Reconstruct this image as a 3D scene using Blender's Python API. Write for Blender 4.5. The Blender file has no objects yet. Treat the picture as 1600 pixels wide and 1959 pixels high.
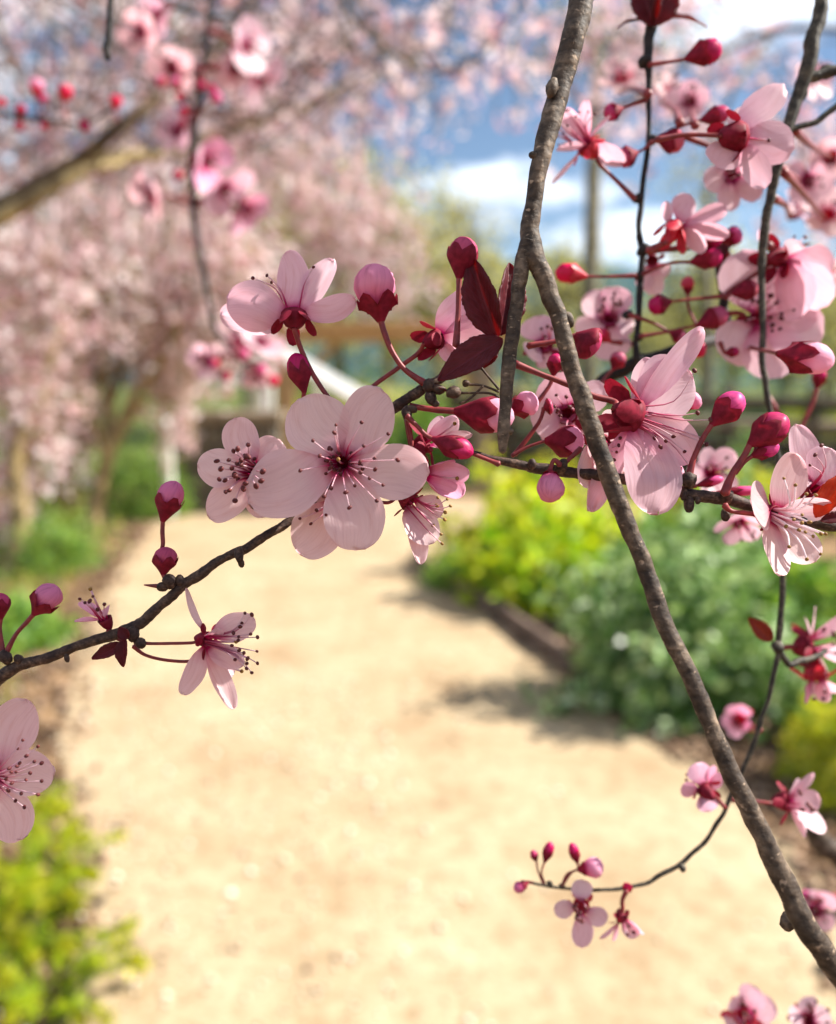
import bpy, math, random
import numpy as np
from mathutils import Vector, noise as mnoise

SC = bpy.context.scene
COL = SC.collection

# ------------------------------------------------------------------ camera
F = 1716.0                       # focal length in photo pixels (photo is 1600 x 1959)
CX, CY = 800.0, 979.5
PITCH = math.radians(8.6)
EYE = np.array([0.0, 0.0, 1.45])
RIGHT = np.array([1.0, 0.0, 0.0])
FWD = np.array([0.0, math.cos(PITCH), -math.sin(PITCH)])
UP = np.array([0.0, math.sin(PITCH), math.cos(PITCH)])
FOCUS = 0.1335

cam_d = bpy.data.cameras.new('camera')
cam = bpy.data.objects.new('camera', cam_d)
COL.objects.link(cam)
cam.location = EYE
cam.rotation_euler = (math.pi / 2 - PITCH, 0, 0)
cam_d.sensor_fit = 'VERTICAL'
cam_d.sensor_height = 36.0
cam_d.lens = 36.0 * F / 1959.0
cam_d.clip_start = 0.01
cam_d.clip_end = 3000
cam_d.dof.use_dof = True
cam_d.dof.focus_distance = FOCUS
cam_d.dof.aperture_fstop = cam_d.lens / 2.45      # a 2.45 mm wide aperture
cam_d.dof.aperture_blades = 0
SC.camera = cam

# ------------------------------------------------------------------ sky, sun, exposure
TO_SUN = np.array([0.86, 0.10, 0.80]); TO_SUN /= np.linalg.norm(TO_SUN)
SUN_EL = math.asin(TO_SUN[2]); SUN_AZ = math.atan2(TO_SUN[0], TO_SUN[1])
world = bpy.data.worlds.new('World'); SC.world = world; world.use_nodes = True
nt = world.node_tree; nt.nodes.clear()
wo = nt.nodes.new('ShaderNodeOutputWorld'); wb = nt.nodes.new('ShaderNodeBackground')
sky = nt.nodes.new('ShaderNodeTexSky'); sky.sky_type = 'NISHITA'; sky.sun_disc = False
sky.sun_elevation = SUN_EL; sky.sun_rotation = SUN_AZ; sky.air_density = 0.9; sky.dust_density = 0.05; sky.ozone_density = 2.0
tc = nt.nodes.new('ShaderNodeTexCoord')
mp = nt.nodes.new('ShaderNodeMapping'); mp.inputs['Scale'].default_value = (1, 1, 2.6)
mp.inputs['Location'].default_value = (0.35, 0.1, 0.2)
nz = nt.nodes.new('ShaderNodeTexNoise'); nz.inputs['Scale'].default_value = 3.2; nz.inputs['Detail'].default_value = 7; nz.inputs['Roughness'].default_value = 0.58
cr = nt.nodes.new('ShaderNodeValToRGB'); cr.color_ramp.elements[0].position = 0.50; cr.color_ramp.elements[1].position = 0.64
mx = nt.nodes.new('ShaderNodeMix'); mx.data_type = 'RGBA'
mx.inputs[7].default_value = (17.0, 17.6, 18.4, 1)     # white cloud, as bright as the physical sky around it
nt.links.new(tc.outputs['Generated'], mp.inputs['Vector']); nt.links.new(mp.outputs[0], nz.inputs['Vector'])
nt.links.new(nz.outputs['Fac'], cr.inputs[0]); nt.links.new(cr.outputs[0], mx.inputs[0])
nt.links.new(sky.outputs[0], mx.inputs[6]); nt.links.new(mx.outputs[2], wb.inputs[0])
wb.inputs[1].default_value = 0.05
nt.links.new(wb.outputs[0], wo.inputs[0])

sl = bpy.data.lights.new('sun', 'SUN'); so = bpy.data.objects.new('sun', sl); COL.objects.link(so)
sl.energy = 5.0; sl.angle = math.radians(0.5); sl.color = (1.0, 0.95, 0.86)
so.rotation_euler = Vector(TO_SUN).to_track_quat('Z', 'Y').to_euler()
so.location = (3, 2, 6)

SC.view_settings.view_transform = 'Standard'; SC.view_settings.look = 'None'
SC.view_settings.exposure = 1.36; SC.view_settings.gamma = 1.0; SC.view_settings.use_curve_mapping = False
SC.render.engine = 'CYCLES'
cy = SC.cycles
cy.use_denoising = True; cy.max_bounces = 10; cy.diffuse_bounces = 7; cy.transmission_bounces = 7; cy.glossy_bounces = 2
cy.sample_clamp_indirect = 6.0; cy.caustics_reflective = False; cy.caustics_refractive = False

# ------------------------------------------------------------------ geometry helpers
def P(px, py, d):
    """World point seen at photo pixel (px, py), d metres in front of the lens plane."""
    return EYE + d * (FWD + (px - CX) / F * RIGHT - (py - CY) / F * UP)

def G(px, py, z=0.0):
    """Ground point seen at that pixel."""
    r = FWD + (px - CX) / F * RIGHT - (py - CY) / F * UP
    t = (z - EYE[2]) / r[2]
    return EYE + t * r

def CV(x, y, z):
    """Direction: x right, y up, z towards the lens."""
    v = x * RIGHT + y * UP - z * FWD
    return v / np.linalg.norm(v)

def nrm(v):
    n = np.linalg.norm(v)
    return v / n if n > 1e-12 else v

WORLD0 = {}
def mesh_obj(name, V, Fc, mat, parent=None, origin=None, uv=None, smooth=True, midx=None):
    V = np.asarray(V, dtype=np.float64)
    o0 = np.asarray(origin if origin is not None else V[0], dtype=np.float64)
    me = bpy.data.meshes.new(name)
    W = V - o0
    if isinstance(Fc, np.ndarray):
        n, k = Fc.shape
        me.vertices.add(len(W)); me.vertices.foreach_set('co', W.astype(np.float32).ravel())
        me.loops.add(n * k); me.loops.foreach_set('vertex_index', Fc.astype(np.int32).ravel())
        me.polygons.add(n); me.polygons.foreach_set('loop_start', np.arange(0, n * k, k, dtype=np.int32))
        me.update(calc_edges=True)
    else:
        me.from_pydata([tuple(v) for v in W], [], Fc)
    for m in (mat if isinstance(mat, (list, tuple)) else [mat]):
        me.materials.append(m)
    if midx is not None:
        me.polygons.foreach_set('material_index', np.asarray(midx, dtype=np.int32))
    if smooth:
        me.polygons.foreach_set('use_smooth', np.ones(len(me.polygons), dtype=bool))
    if uv is not None:
        li = np.empty(len(me.loops), dtype=np.int32); me.loops.foreach_get('vertex_index', li)
        l = me.uv_layers.new(name='UVMap')
        l.data.foreach_set('uv', np.asarray(uv, dtype=np.float32)[li].ravel())
    o = bpy.data.objects.new(name, me); COL.objects.link(o)
    place(o, o0, parent)
    return o

def place(o, o0, parent):
    if parent is not None:
        o.parent = parent
        o.location = np.asarray(o0) - WORLD0[parent.name]
    else:
        o.location = o0
    WORLD0[o.name] = np.asarray(o0, dtype=np.float64)

def empty(name, loc, parent=None):
    o = bpy.data.objects.new(name, None); COL.objects.link(o)
    o.empty_display_size = 0.1
    place(o, np.asarray(loc, dtype=float), parent)
    return o

def tag(o, label=None, cat=None, group=None, kind=None):
    if label: o['label'] = label
    if cat: o['category'] = cat
    if group: o['group'] = group
    if kind: o['kind'] = kind
    return o

def catmull(pts, sub):
    pts = np.asarray(pts, dtype=float); n = len(pts)
    if n < 3 or sub <= 1:
        return pts if sub <= 1 else np.array([pts[0] + (pts[-1] - pts[0]) * t for t in np.linspace(0, 1, sub + 1)])
    out = []
    for i in range(n - 1):
        p0 = pts[max(i - 1, 0)]; p1 = pts[i]; p2 = pts[i + 1]; p3 = pts[min(i + 2, n - 1)]
        for s in range(sub):
            t = s / sub
            out.append(0.5 * ((2 * p1) + (-p0 + p2) * t + (2 * p0 - 5 * p1 + 4 * p2 - p3) * t * t + (-p0 + 3 * p1 - 3 * p2 + p3) * t ** 3))
    out.append(pts[-1])
    return np.array(out)

def tube(pts, rad, sides=8, sub=4, bump=0.0, bscale=1.0, seed=0, rings=0.0):
    """Tapered tube through pts; rad is per point. Returns V, F, UV."""
    pts = np.asarray(pts, dtype=float)
    rad = np.asarray(rad, dtype=float) if np.ndim(rad) else np.full(len(pts), float(rad))
    q = catmull(np.column_stack([pts, rad]), sub)
    C, R = q[:, :3], np.maximum(q[:, 3], 1e-6)
    n = len(C)
    T = np.gradient(C, axis=0); T /= np.maximum(np.linalg.norm(T, axis=1)[:, None], 1e-12)
    a = np.array([0, 0, 1.0]) if abs(T[0][2]) < 0.9 else np.array([1.0, 0, 0])
    u = nrm(np.cross(T[0], a))
    V, UVs = [], []
    for i in range(n):
        u = nrm(u - T[i] * np.dot(u, T[i])); v = np.cross(T[i], u)
        ringf = 1.0 + (rings * (random.Random(seed * 977 + i).random() - 0.4) if rings else 0)
        for k in range(sides):
            th = 2 * math.pi * k / sides
            dr = u * math.cos(th) + v * math.sin(th)
            r = R[i] * ringf
            if bump:
                p = (C[i] + dr * R[i]) * bscale
                r *= 1 + bump * mnoise.noise(Vector((p[0], p[1] + seed * 7.3, p[2]))) + 0.5 * bump * mnoise.noise(Vector((p[0] * 2.7, p[1] * 2.7 + 3.1, p[2] * 2.7)))
            V.append(C[i] + dr * r); UVs.append((i / (n - 1), k / sides))
    Fc = []
    for i in range(n - 1):
        for k in range(sides):
            k2 = (k + 1) % sides
            Fc.append((i * sides + k, i * sides + k2, (i + 1) * sides + k2, (i + 1) * sides + k))
    V.append(C[0] - T[0] * R[0] * 0.3); UVs.append((0, 0)); V.append(C[-1] + T[-1] * R[-1] * 0.6); UVs.append((1, 0))
    b, t = len(V) - 2, len(V) - 1
    for k in range(sides):
        k2 = (k + 1) % sides
        Fc.append((b, k2, k)); Fc.append((t, (n - 1) * sides + k, (n - 1) * sides + k2))
    return V, Fc, UVs

class MB:
    """Collects pieces into one mesh."""
    def __init__(s): s.V, s.F, s.U, s.M = [], [], [], []
    def add(s, V, Fc, U=None, m=0):
        b = len(s.V); s.V += [np.asarray(v) for v in V]
        s.F += [tuple(i + b for i in f) for f in Fc]
        s.U += list(U) if U is not None else [(0, 0)] * len(V)
        s.M += [m] * len(Fc)
        return s
    def build(s, name, mat, parent=None, origin=None, smooth=True):
        return mesh_obj(name, s.V, s.F, mat, parent, origin, s.U, smooth, s.M)

def sphere(c, r, axis=(0, 0, 1), stretch=1.0, seg=8, ring=5):
    ax = nrm(np.asarray(axis, dtype=float)); a = np.array([1.0, 0, 0]) if abs(ax[0]) < 0.8 else np.array([0, 1.0, 0])
    e1 = nrm(np.cross(ax, a)); e2 = np.cross(ax, e1)
    V = [c - ax * r * stretch]; Fc = []
    for i in range(1, ring):
        ph = -math.pi / 2 + math.pi * i / ring
        for k in range(seg):
            th = 2 * math.pi * k / seg
            V.append(c + ax * (math.sin(ph) * r * stretch) + (e1 * math.cos(th) + e2 * math.sin(th)) * (math.cos(ph) * r))
    V.append(c + ax * r * stretch)
    for k in range(seg):
        k2 = (k + 1) % seg
        Fc.append((0, 1 + k2, 1 + k))
        for i in range(ring - 2):
            a_ = 1 + i * seg
            Fc.append((a_ + k, a_ + k2, a_ + seg + k2, a_ + seg + k))
        Fc.append((len(V) - 1, 1 + (ring - 2) * seg + k, 1 + (ring - 2) * seg + k2))
    return V, Fc

def box(c, ex, ey, ez, sx, sy, sz, jit=0.0, rnd=None):
    V = []
    for i in (-1, 1):
        for j in (-1, 1):
            for k in (-1, 1):
                p = np.asarray(c) + ex * (i * sx / 2) + ey * (j * sy / 2) + ez * (k * sz / 2)
                if jit: p = p + np.array([rnd.uniform(-jit, jit) for _ in range(3)])
                V.append(p)
    return V, [(0, 1, 3, 2), (4, 6, 7, 5), (0, 4, 5, 1), (2, 3, 7, 6), (0, 2, 6, 4), (1, 5, 7, 3)]

EX, EY, EZ = np.eye(3)

def bevel(o, w, seg=2):
    m = o.modifiers.new('bevel', 'BEVEL'); m.width = w; m.segments = seg; m.limit_method = 'ANGLE'
    return o

# ------------------------------------------------------------------ materials
def mat_new(name):
    m = bpy.data.materials.new(name); m.use_nodes = True
    n = m.node_tree; n.nodes.clear()
    out = n.nodes.new('ShaderNodeOutputMaterial')
    return m, n, out

def nd(n, t, **kw):
    x = n.nodes.new(t)
    for k, v in kw.items():
        if k in x.inputs: x.inputs[k].default_value = v
        else: setattr(x, k, v)
    return x

def ramp(n, stops, src=None):
    r = n.nodes.new('ShaderNodeValToRGB'); e = r.color_ramp.elements
    while len(e) < len(stops): e.new(0.5)
    for el, (p, c) in zip(e, stops):
        el.position = p; el.color = (*c, 1) if len(c) == 3 else c
    if src is not None: n.links.new(src, r.inputs[0])
    return r

def petal_mat(name, base, mid, tip, trans=0.42, sat_back=(1, 0.80, 0.86), stops=(0.07, 0.19, 0.40), vein=0.32):
    """Thin petal: colour deepens to the claw at its base, fine veins, lets light through."""
    m, n, out = mat_new(name); L = n.links.new
    uvn = nd(n, 'ShaderNodeUVMap'); sp = nd(n, 'ShaderNodeSeparateXYZ'); L(uvn.outputs[0], sp.inputs[0])
    rp = ramp(n, [(0.0, base), (stops[0], base), (stops[1], mid), (stops[2], tip), (1.0, tip)], sp.outputs[0])
    # veins fan out from the claw
    wv = nd(n, 'ShaderNodeTexNoise', Scale=1.0, Detail=2.0)
    cmb = nd(n, 'ShaderNodeCombineXYZ'); mu = nd(n, 'ShaderNodeMath', operation='MULTIPLY'); mu.inputs[1].default_value = 26.0
    mu2 = nd(n, 'ShaderNodeMath', operation='MULTIPLY'); mu2.inputs[1].default_value = 2.5
    L(sp.outputs[1], mu.inputs[0]); L(sp.outputs[0], mu2.inputs[0]); L(mu.outputs[0], cmb.inputs[0]); L(mu2.outputs[0], cmb.inputs[1])
    oi = nd(n, 'ShaderNodeObjectInfo'); L(oi.outputs['Random'], cmb.inputs[2])
    L(cmb.outputs[0], wv.inputs['Vector'])
    vr = ramp(n, [(0.28, (0.78, 0.66, 0.72)), (0.5, (0.97, 0.95, 0.96)), (0.68, (1, 1, 1))], wv.outputs['Fac'])
    mxn = nd(n, 'ShaderNodeMix', data_type='RGBA', blend_type='MULTIPLY'); mxn.inputs[0].default_value = vein
    L(rp.outputs[0], mxn.inputs[6]); L(vr.outputs[0], mxn.inputs[7])
    bl = nd(n, 'ShaderNodeTexNoise', Scale=0.35, Detail=5.0, Roughness=0.7); L(cmb.outputs[0], bl.inputs['Vector']); rb = ramp(n, [(0.30, (0.86, 0.72, 0.70)), (0.44, (0.98, 0.96, 0.96)), (0.62, (1, 1, 1)), (0.8, (1, 0.93, 0.97))], bl.outputs['Fac'])
    mb_ = nd(n, 'ShaderNodeMix', data_type='RGBA', blend_type='MULTIPLY'); mb_.inputs[0].default_value = 1.0; L(mxn.outputs[2], mb_.inputs[6]); L(rb.outputs[0], mb_.inputs[7]); mxn = mb_
    hs = nd(n, 'ShaderNodeHueSaturation'); mr = nd(n, 'ShaderNodeMapRange'); mr.inputs[3].default_value = 0.85; mr.inputs[4].default_value = 1.18
    L(oi.outputs['Random'], mr.inputs[0]); L(mr.outputs[0], hs.inputs['Saturation']); L(mxn.outputs[2], hs.inputs['Color'])
    bm = nd(n, 'ShaderNodeBump', Strength=0.25, Distance=0.0004); L(wv.outputs['Fac'], bm.inputs['Height'])
    df = nd(n, 'ShaderNodeBsdfDiffuse'); tr = nd(n, 'ShaderNodeBsdfTranslucent'); ms = nd(n, 'ShaderNodeMixShader'); ms.inputs[0].default_value = trans
    tm = nd(n, 'ShaderNodeMix', data_type='RGBA', blend_type='MULTIPLY'); tm.inputs[0].default_value = 1.0; tm.inputs[7].default_value = (*sat_back, 1)
    L(hs.outputs[0], df.inputs[0]); L(hs.outputs[0], tm.inputs[6]); L(tm.outputs[2], tr.inputs[0])
    L(bm.outputs[0], df.inputs['Normal'])
    gl = nd(n, 'ShaderNodeBsdfGlossy', Roughness=0.45); ms2 = nd(n, 'ShaderNodeMixShader'); ms2.inputs[0].default_value = 0.03
    L(df.outputs[0], ms.inputs[1]); L(tr.outputs[0], ms.inputs[2]); L(ms.outputs[0], ms2.inputs[1]); L(gl.outputs[0], ms2.inputs[2])
    L(ms2.outputs[0], out.inputs[0])
    return m

def plain_mat(name, c1, c2, scale, rough=0.6, trans=0.0, tcol=None, bump=0.0, bdist=0.001, detail=4.0, spec=0.4, uvstretch=None, pos=(0.35, 0.65)):
    m, n, out = mat_new(name); L = n.links.new
    tcn = nd(n, 'ShaderNodeTexCoord'); nz = nd(n, 'ShaderNodeTexNoise', Scale=scale, Detail=detail)
    src = tcn.outputs['Object']
    if uvstretch:
        mpn = nd(n, 'ShaderNodeMapping'); mpn.inputs['Scale'].default_value = uvstretch; L(tcn.outputs['UV'], mpn.inputs[0]); src = mpn.outputs[0]
    L(src, nz.inputs['Vector'])
    rp = ramp(n, [(pos[0], c1), (pos[1], c2)], nz.outputs['Fac'])
    pb = nd(n, 'ShaderNodeBsdfPrincipled'); pb.inputs['Roughness'].default_value = rough; pb.inputs['Specular IOR Level'].default_value = spec
    L(rp.outputs[0], pb.inputs['Base Color'])
    if bump:
        bn = nd(n, 'ShaderNodeBump', Strength=bump, Distance=bdist); L(nz.outputs['Fac'], bn.inputs['Height']); L(bn.outputs[0], pb.inputs['Normal'])
    if trans:
        tr = nd(n, 'ShaderNodeBsdfTranslucent'); ms = nd(n, 'ShaderNodeMixShader'); ms.inputs[0].default_value = trans
        if tcol: tr.inputs[0].default_value = (*tcol, 1)
        else: L(rp.outputs[0], tr.inputs[0])
        L(pb.outputs[0], ms.inputs[1]); L(tr.outputs[0], ms.inputs[2]); L(ms.outputs[0], out.inputs[0])
    else:
        L(pb.outputs[0], out.inputs[0])
    return m

def scatter_mat(name, cols, trans=0.4, rough=0.6, tmul=(1, 1, 1)):
    """Leaf or blossom pieces of a joined crown: each piece (mesh island) its own tint."""
    m, n, out = mat_new(name); L = n.links.new
    g = nd(n, 'ShaderNodeNewGeometry')
    rp = ramp(n, [(i / max(len(cols) - 1, 1), c) for i, c in enumerate(cols)], g.outputs['Random Per Island'])
    df = nd(n, 'ShaderNodeBsdfDiffuse'); tr = nd(n, 'ShaderNodeBsdfTranslucent'); ms = nd(n, 'ShaderNodeMixShader'); ms.inputs[0].default_value = trans
    tm = nd(n, 'ShaderNodeMix', data_type='RGBA', blend_type='MULTIPLY'); tm.inputs[0].default_value = 1.0; tm.inputs[7].default_value = (*tmul, 1)
    L(rp.outputs[0], df.inputs[0]); L(rp.outputs[0], tm.inputs[6]); L(tm.outputs[2], tr.inputs[0])
    gl = nd(n, 'ShaderNodeBsdfGlossy', Roughness=rough); m2 = nd(n, 'ShaderNodeMixShader'); m2.inputs[0].default_value = 0.04
    L(df.outputs[0], ms.inputs[1]); L(tr.outputs[0], ms.inputs[2]); L(ms.outputs[0], m2.inputs[1]); L(gl.outputs[0], m2.inputs[2]); L(m2.outputs[0], out.inputs[0])
    return m

def bark_mat(name, dark, light, scale, lent=None):
    m, n, out = mat_new(name); L = n.links.new
    tcn = nd(n, 'ShaderNodeTexCoord')
    n1 = nd(n, 'ShaderNodeTexNoise', Scale=scale, Detail=6.0, Roughness=0.65)
    n2 = nd(n, 'ShaderNodeTexNoise', Scale=scale * 3.3, Detail=4.0)
    L(tcn.outputs['Object'], n1.inputs['Vector'])
    mpn = nd(n, 'ShaderNodeMapping'); mpn.inputs['Scale'].default_value = (1.0, 1.0, 1.5); L(tcn.outputs['Object'], mpn.inputs[0]); L(mpn.outputs[0], n2.inputs['Vector'])
    r1 = ramp(n, [(0.34, dark), (0.52, tuple(a * .6 + b * .4 for a, b in zip(dark, light))), (0.62, light), (0.74, tuple(min(1, b * 1.7) for b in light))], n1.outputs['Fac'])
    r2 = ramp(n, [(0.35, (0.35, 0.32, 0.30)), (0.6, (1, 1, 1))], n2.outputs['Fac'])
    mm = nd(n, 'ShaderNodeMix', data_type='RGBA', blend_type='MULTIPLY'); mm.inputs[0].default_value = 0.9
    L(r1.outputs[0], mm.inputs[6]); L(r2.outputs[0], mm.inputs[7])
    pb = nd(n, 'ShaderNodeBsdfPrincipled'); pb.inputs['Roughness'].default_value = 0.66; pb.inputs['Specular IOR Level'].default_value = 0.3
    col = mm.outputs[2]
    if lent:      # pale corky lenticels, short dashes across the twig
        mpl = nd(n, 'ShaderNodeMapping'); mpl.inputs['Scale'].default_value = (lent[0], lent[1], 1); L(tcn.outputs['UV'], mpl.inputs[0])
        nl = nd(n, 'ShaderNodeTexNoise', Scale=1.0, Detail=2.0); L(mpl.outputs[0], nl.inputs['Vector']); rl = ramp(n, [(0.64, (0, 0, 0)), (0.72, (1, 1, 1))], nl.outputs['Fac'])
        ml = nd(n, 'ShaderNodeMix', data_type='RGBA'); L(rl.outputs[0], ml.inputs[0]); L(col, ml.inputs[6]); ml.inputs[7].default_value = (*[min(1, c * 1.9) for c in light], 1); col = ml.outputs[2]
    L(col, pb.inputs['Base Color'])
    ad = nd(n, 'ShaderNodeMath', operation='ADD'); L(n1.outputs['Fac'], ad.inputs[0]); L(n2.outputs['Fac'], ad.inputs[1])
    bn = nd(n, 'ShaderNodeBump', Strength=0.45, Distance=0.12 / scale); L(ad.outputs[0], bn.inputs['Height']); L(bn.outputs[0], pb.inputs['Normal'])
    L(pb.outputs[0], out.inputs[0])
    return m

M = {}
M['petal'] = petal_mat('petal_pale_pink', (0.50, 0.03, 0.12), (0.82, 0.49, 0.55), (0.85, 0.645, 0.655), 0.54)
M['petal_lilac'] = petal_mat('petal_lilac_pink', (0.52, 0.05, 0.18), (0.80, 0.46, 0.58), (0.84, 0.61, 0.68), 0.54)
M['petal_pink'] = petal_mat('petal_bright_pink', (0.55, 0.03, 0.15), (0.84, 0.30, 0.48), (0.88, 0.48, 0.64))
M['bud_lilac'] = petal_mat('bud_lilac_pink', (0.5, 0.05, 0.16), (0.72, 0.16, 0.32), (0.80, 0.30, 0.46), 0.35, vein=1.0)
M['bud'] = petal_mat('bud_pink', (0.45, 0.02, 0.10), (0.66, 0.07, 0.22), (0.80, 0.20, 0.40), 0.35, vein=1.0)
M['bud_dark'] = petal_mat('bud_crimson', (0.28, 0.01, 0.05), (0.42, 0.015, 0.07), (0.58, 0.05, 0.16), 0.3, vein=1.0)
M['bud_red'] = petal_mat('bud_red', (0.5, 0.01, 0.05), (0.72, 0.03, 0.09), (0.80, 0.09, 0.18), 0.4, vein=1.0)
M['calyx'] = plain_mat('calyx_dark_red', (0.13, 0.004, 0.016), (0.26, 0.012, 0.035), 900, 0.65, 0.18, (0.40, 0.012, 0.03), spec=0.2)
M['calyx_red'] = plain_mat('calyx_red', (0.40, 0.012, 0.03), (0.60, 0.03, 0.06), 900, 0.45, 0.3, (0.75, 0.03, 0.06))
M['stalk'] = plain_mat('stalk_maroon', (0.14, 0.014, 0.018), (0.26, 0.03, 0.03), 700, 0.5)
def leaf_mat(name, c1, c2, tcol, trans):
    m, n, out = mat_new(name); L = n.links.new
    uvn = nd(n, 'ShaderNodeUVMap'); sp = nd(n, 'ShaderNodeSeparateXYZ'); L(uvn.outputs[0], sp.inputs[0])
    M_ = lambda op, a, b=None: (lambda x: ([L(v, x.inputs[i]) if hasattr(v, 'links') else setattr(x.inputs[i], 'default_value', v) for i, v in enumerate([a] + ([b] if b is not None else []))], x.outputs[0])[1])(nd(n, 'ShaderNodeMath', operation=op))
    av = M_('ABSOLUTE', M_('SUBTRACT', sp.outputs[1], 0.5)); w = M_('SINE', M_('MULTIPLY', M_('SUBTRACT', sp.outputs[0], M_('MULTIPLY', av, 0.7)), 62.0))
    rv = ramp(n, [(0.86, (0, 0, 0)), (0.99, (1, 1, 1))], w); rm = ramp(n, [(0.02, (1, 1, 1)), (0.045, (0, 0, 0))], av)
    vn = M_('MAXIMUM', rv.outputs[0], rm.outputs[0]); nz_ = nd(n, 'ShaderNodeTexNoise', Scale=9.0, Detail=4.0); L(uvn.outputs[0], nz_.inputs['Vector'])
    rp = ramp(n, [(0.35, c1), (0.65, c2)], nz_.outputs['Fac']); mv = nd(n, 'ShaderNodeMix', data_type='RGBA'); L(M_('MULTIPLY', vn, 0.6), mv.inputs[0]); L(rp.outputs[0], mv.inputs[6]); mv.inputs[7].default_value = (*[min(1, c * 2.2) for c in c2], 1)
    pb = nd(n, 'ShaderNodeBsdfPrincipled', Roughness=0.45); pb.inputs['Specular IOR Level'].default_value = 0.3; L(mv.outputs[2], pb.inputs['Base Color'])
    bn = nd(n, 'ShaderNodeBump', Strength=0.5, Distance=0.0004); L(M_('SUBTRACT', nz_.outputs['Fac'], vn), bn.inputs['Height']); L(bn.outputs[0], pb.inputs['Normal'])
    tr = nd(n, 'ShaderNodeBsdfTranslucent'); mt = nd(n, 'ShaderNodeMix', data_type='RGBA', blend_type='MULTIPLY'); mt.inputs[0].default_value = 0.6; mt.inputs[6].default_value = (*tcol, 1); L(ramp(n, [(0, (1, 1, 1)), (1, (.45, .3, .3))], vn).outputs[0], mt.inputs[7]); L(mt.outputs[2], tr.inputs[0])
    ms = nd(n, 'ShaderNodeMixShader'); ms.inputs[0].default_value = trans; L(pb.outputs[0], ms.inputs[1]); L(tr.outputs[0], ms.inputs[2]); L(ms.outputs[0], out.inputs[0]); return m
M['leaf'] = leaf_mat('leaf_burgundy', (0.045, 0.007, 0.012), (0.12, 0.018, 0.026), (0.55, 0.05, 0.02), 0.4)
M['leaf_rust'] = leaf_mat('leaf_rust', (0.16, 0.02, 0.012), (0.30, 0.05, 0.02), (0.6, 0.07, 0.02), 0.4)
M['leaf_orange'] = leaf_mat('leaf_orange_red', (0.32, 0.03, 0.012), (0.5, 0.07, 0.02), (0.95, 0.20, 0.03), 0.55)
M['anther'] = plain_mat('anther_maroon', (0.05, 0.004, 0.008), (0.13, 0.016, 0.014), 2500, 0.6)
M['anther_tan'] = plain_mat('anther_tan', (0.16, 0.07, 0.01), (0.32, 0.17, 0.03), 2500, 0.6)
M['filament'] = petal_mat('filament_pink', (0.50, 0.02, 0.10), (0.66, 0.16, 0.28), (0.82, 0.58, 0.64), 0.3, stops=(0.22, 0.45, 0.75))
M['filament_white'] = petal_mat('filament_white', (0.60, 0.04, 0.16), (0.85, 0.55, 0.62), (0.92, 0.86, 0.88), 0.3, stops=(0.08, 0.25, 0.45))
M['bark_a'] = bark_mat('bark_grey_brown', (0.030, 0.018, 0.012), (0.18, 0.128, 0.088), 230, lent=(150, 5))
M['bark_b'] = bark_mat('bark_dark_twig', (0.028, 0.012, 0.010), (0.13, 0.075, 0.05), 600)
M['bark_d'] = bark_mat('bark_black_twig', (0.010, 0.007, 0.007), (0.04, 0.028, 0.025), 600)
M['bark_e'] = bark_mat('bark_slate_twig', (0.022, 0.018, 0.014), (0.12, 0.10, 0.07), 600)

# ------------------------------------------------------------------ blossom builders
def petal_geo(base, tip, width, nhint, cup=0.10, curl=0.0, seed=0, nu=14, nv=11, ruffle=0.03, notch=0.03, peak=1.2):
    rd = random.Random(seed)
    base = np.asarray(base); tip = np.asarray(tip)
    Lv = tip - base; L = np.linalg.norm(Lv); d = Lv / L
    nn = np.asarray(nhint) - d * np.dot(nhint, d)
    if np.linalg.norm(nn) < 1e-3: nn = np.cross(d, RIGHT + 0.3 * UP)
    nn = nrm(nn); s = np.cross(d, nn)
    ph = [rd.uniform(0, 6.28) for _ in range(6)]; skew = rd.uniform(-0.05, 0.05)
    V, U, Fc = [], [], []
    for i in range(nu):
        t = i / (nu - 1); u = 1 - (1 - t) ** 1.6
        f = max(math.sin(math.pi * min(u, 1) ** peak), 0.0) ** (0.62 - 0.22 * u) if 0 < u < 1 else 0.0
        f = max(f, 0.10 * (1 - u) ** 2 + 0.05 * (u < 0.3))
        for j in range(nv):
            v = 2 * j / (nv - 1) - 1
            wv = v * f * width / 2
            edge = abs(v) ** 2
            wob = ruffle * L * u * (math.sin(3.1 * v + ph[0] + 4 * u) * 0.6 + math.sin(6.3 * v * u + ph[1]) * 0.35 * edge + math.sin(9.7 * u + 4.1 * v + ph[2]) * 0.25 * edge + math.sin(17 * u + 9 * v + ph[5]) * 0.16 * edge * edge)
            h = cup * L * (0.55 * (v * f) ** 2 + 0.6 * (u - 0.5) ** 2 - 0.15) + curl * L * u * u + wob
            # outline irregularity and a shallow notch at the apex
            un = u * (1 - (notch * math.exp(-(v / 0.25) ** 2) if u > 0.8 else 0)) + (0.010 * math.sin(7 * v + ph[3]) + 0.008 * math.sin(17 * v + ph[1])) * u
            wv *= 1 + 0.03 * math.sin(8 * u + ph[4 if v < 0 else 5])
            V.append(base + d * (un * L) + s * (wv + skew * L * math.sin(math.pi * u)) + nn * h)
            U.append((u, (v * 0.5 + 0.5) * (0.25 + 0.75 * f)))
    for i in range(nu - 1):
        for j in range(nv - 1):
            a = i * nv + j
            Fc.append((a, a + 1, a + nv + 1, a + nv))
    return V, Fc, U

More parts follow.
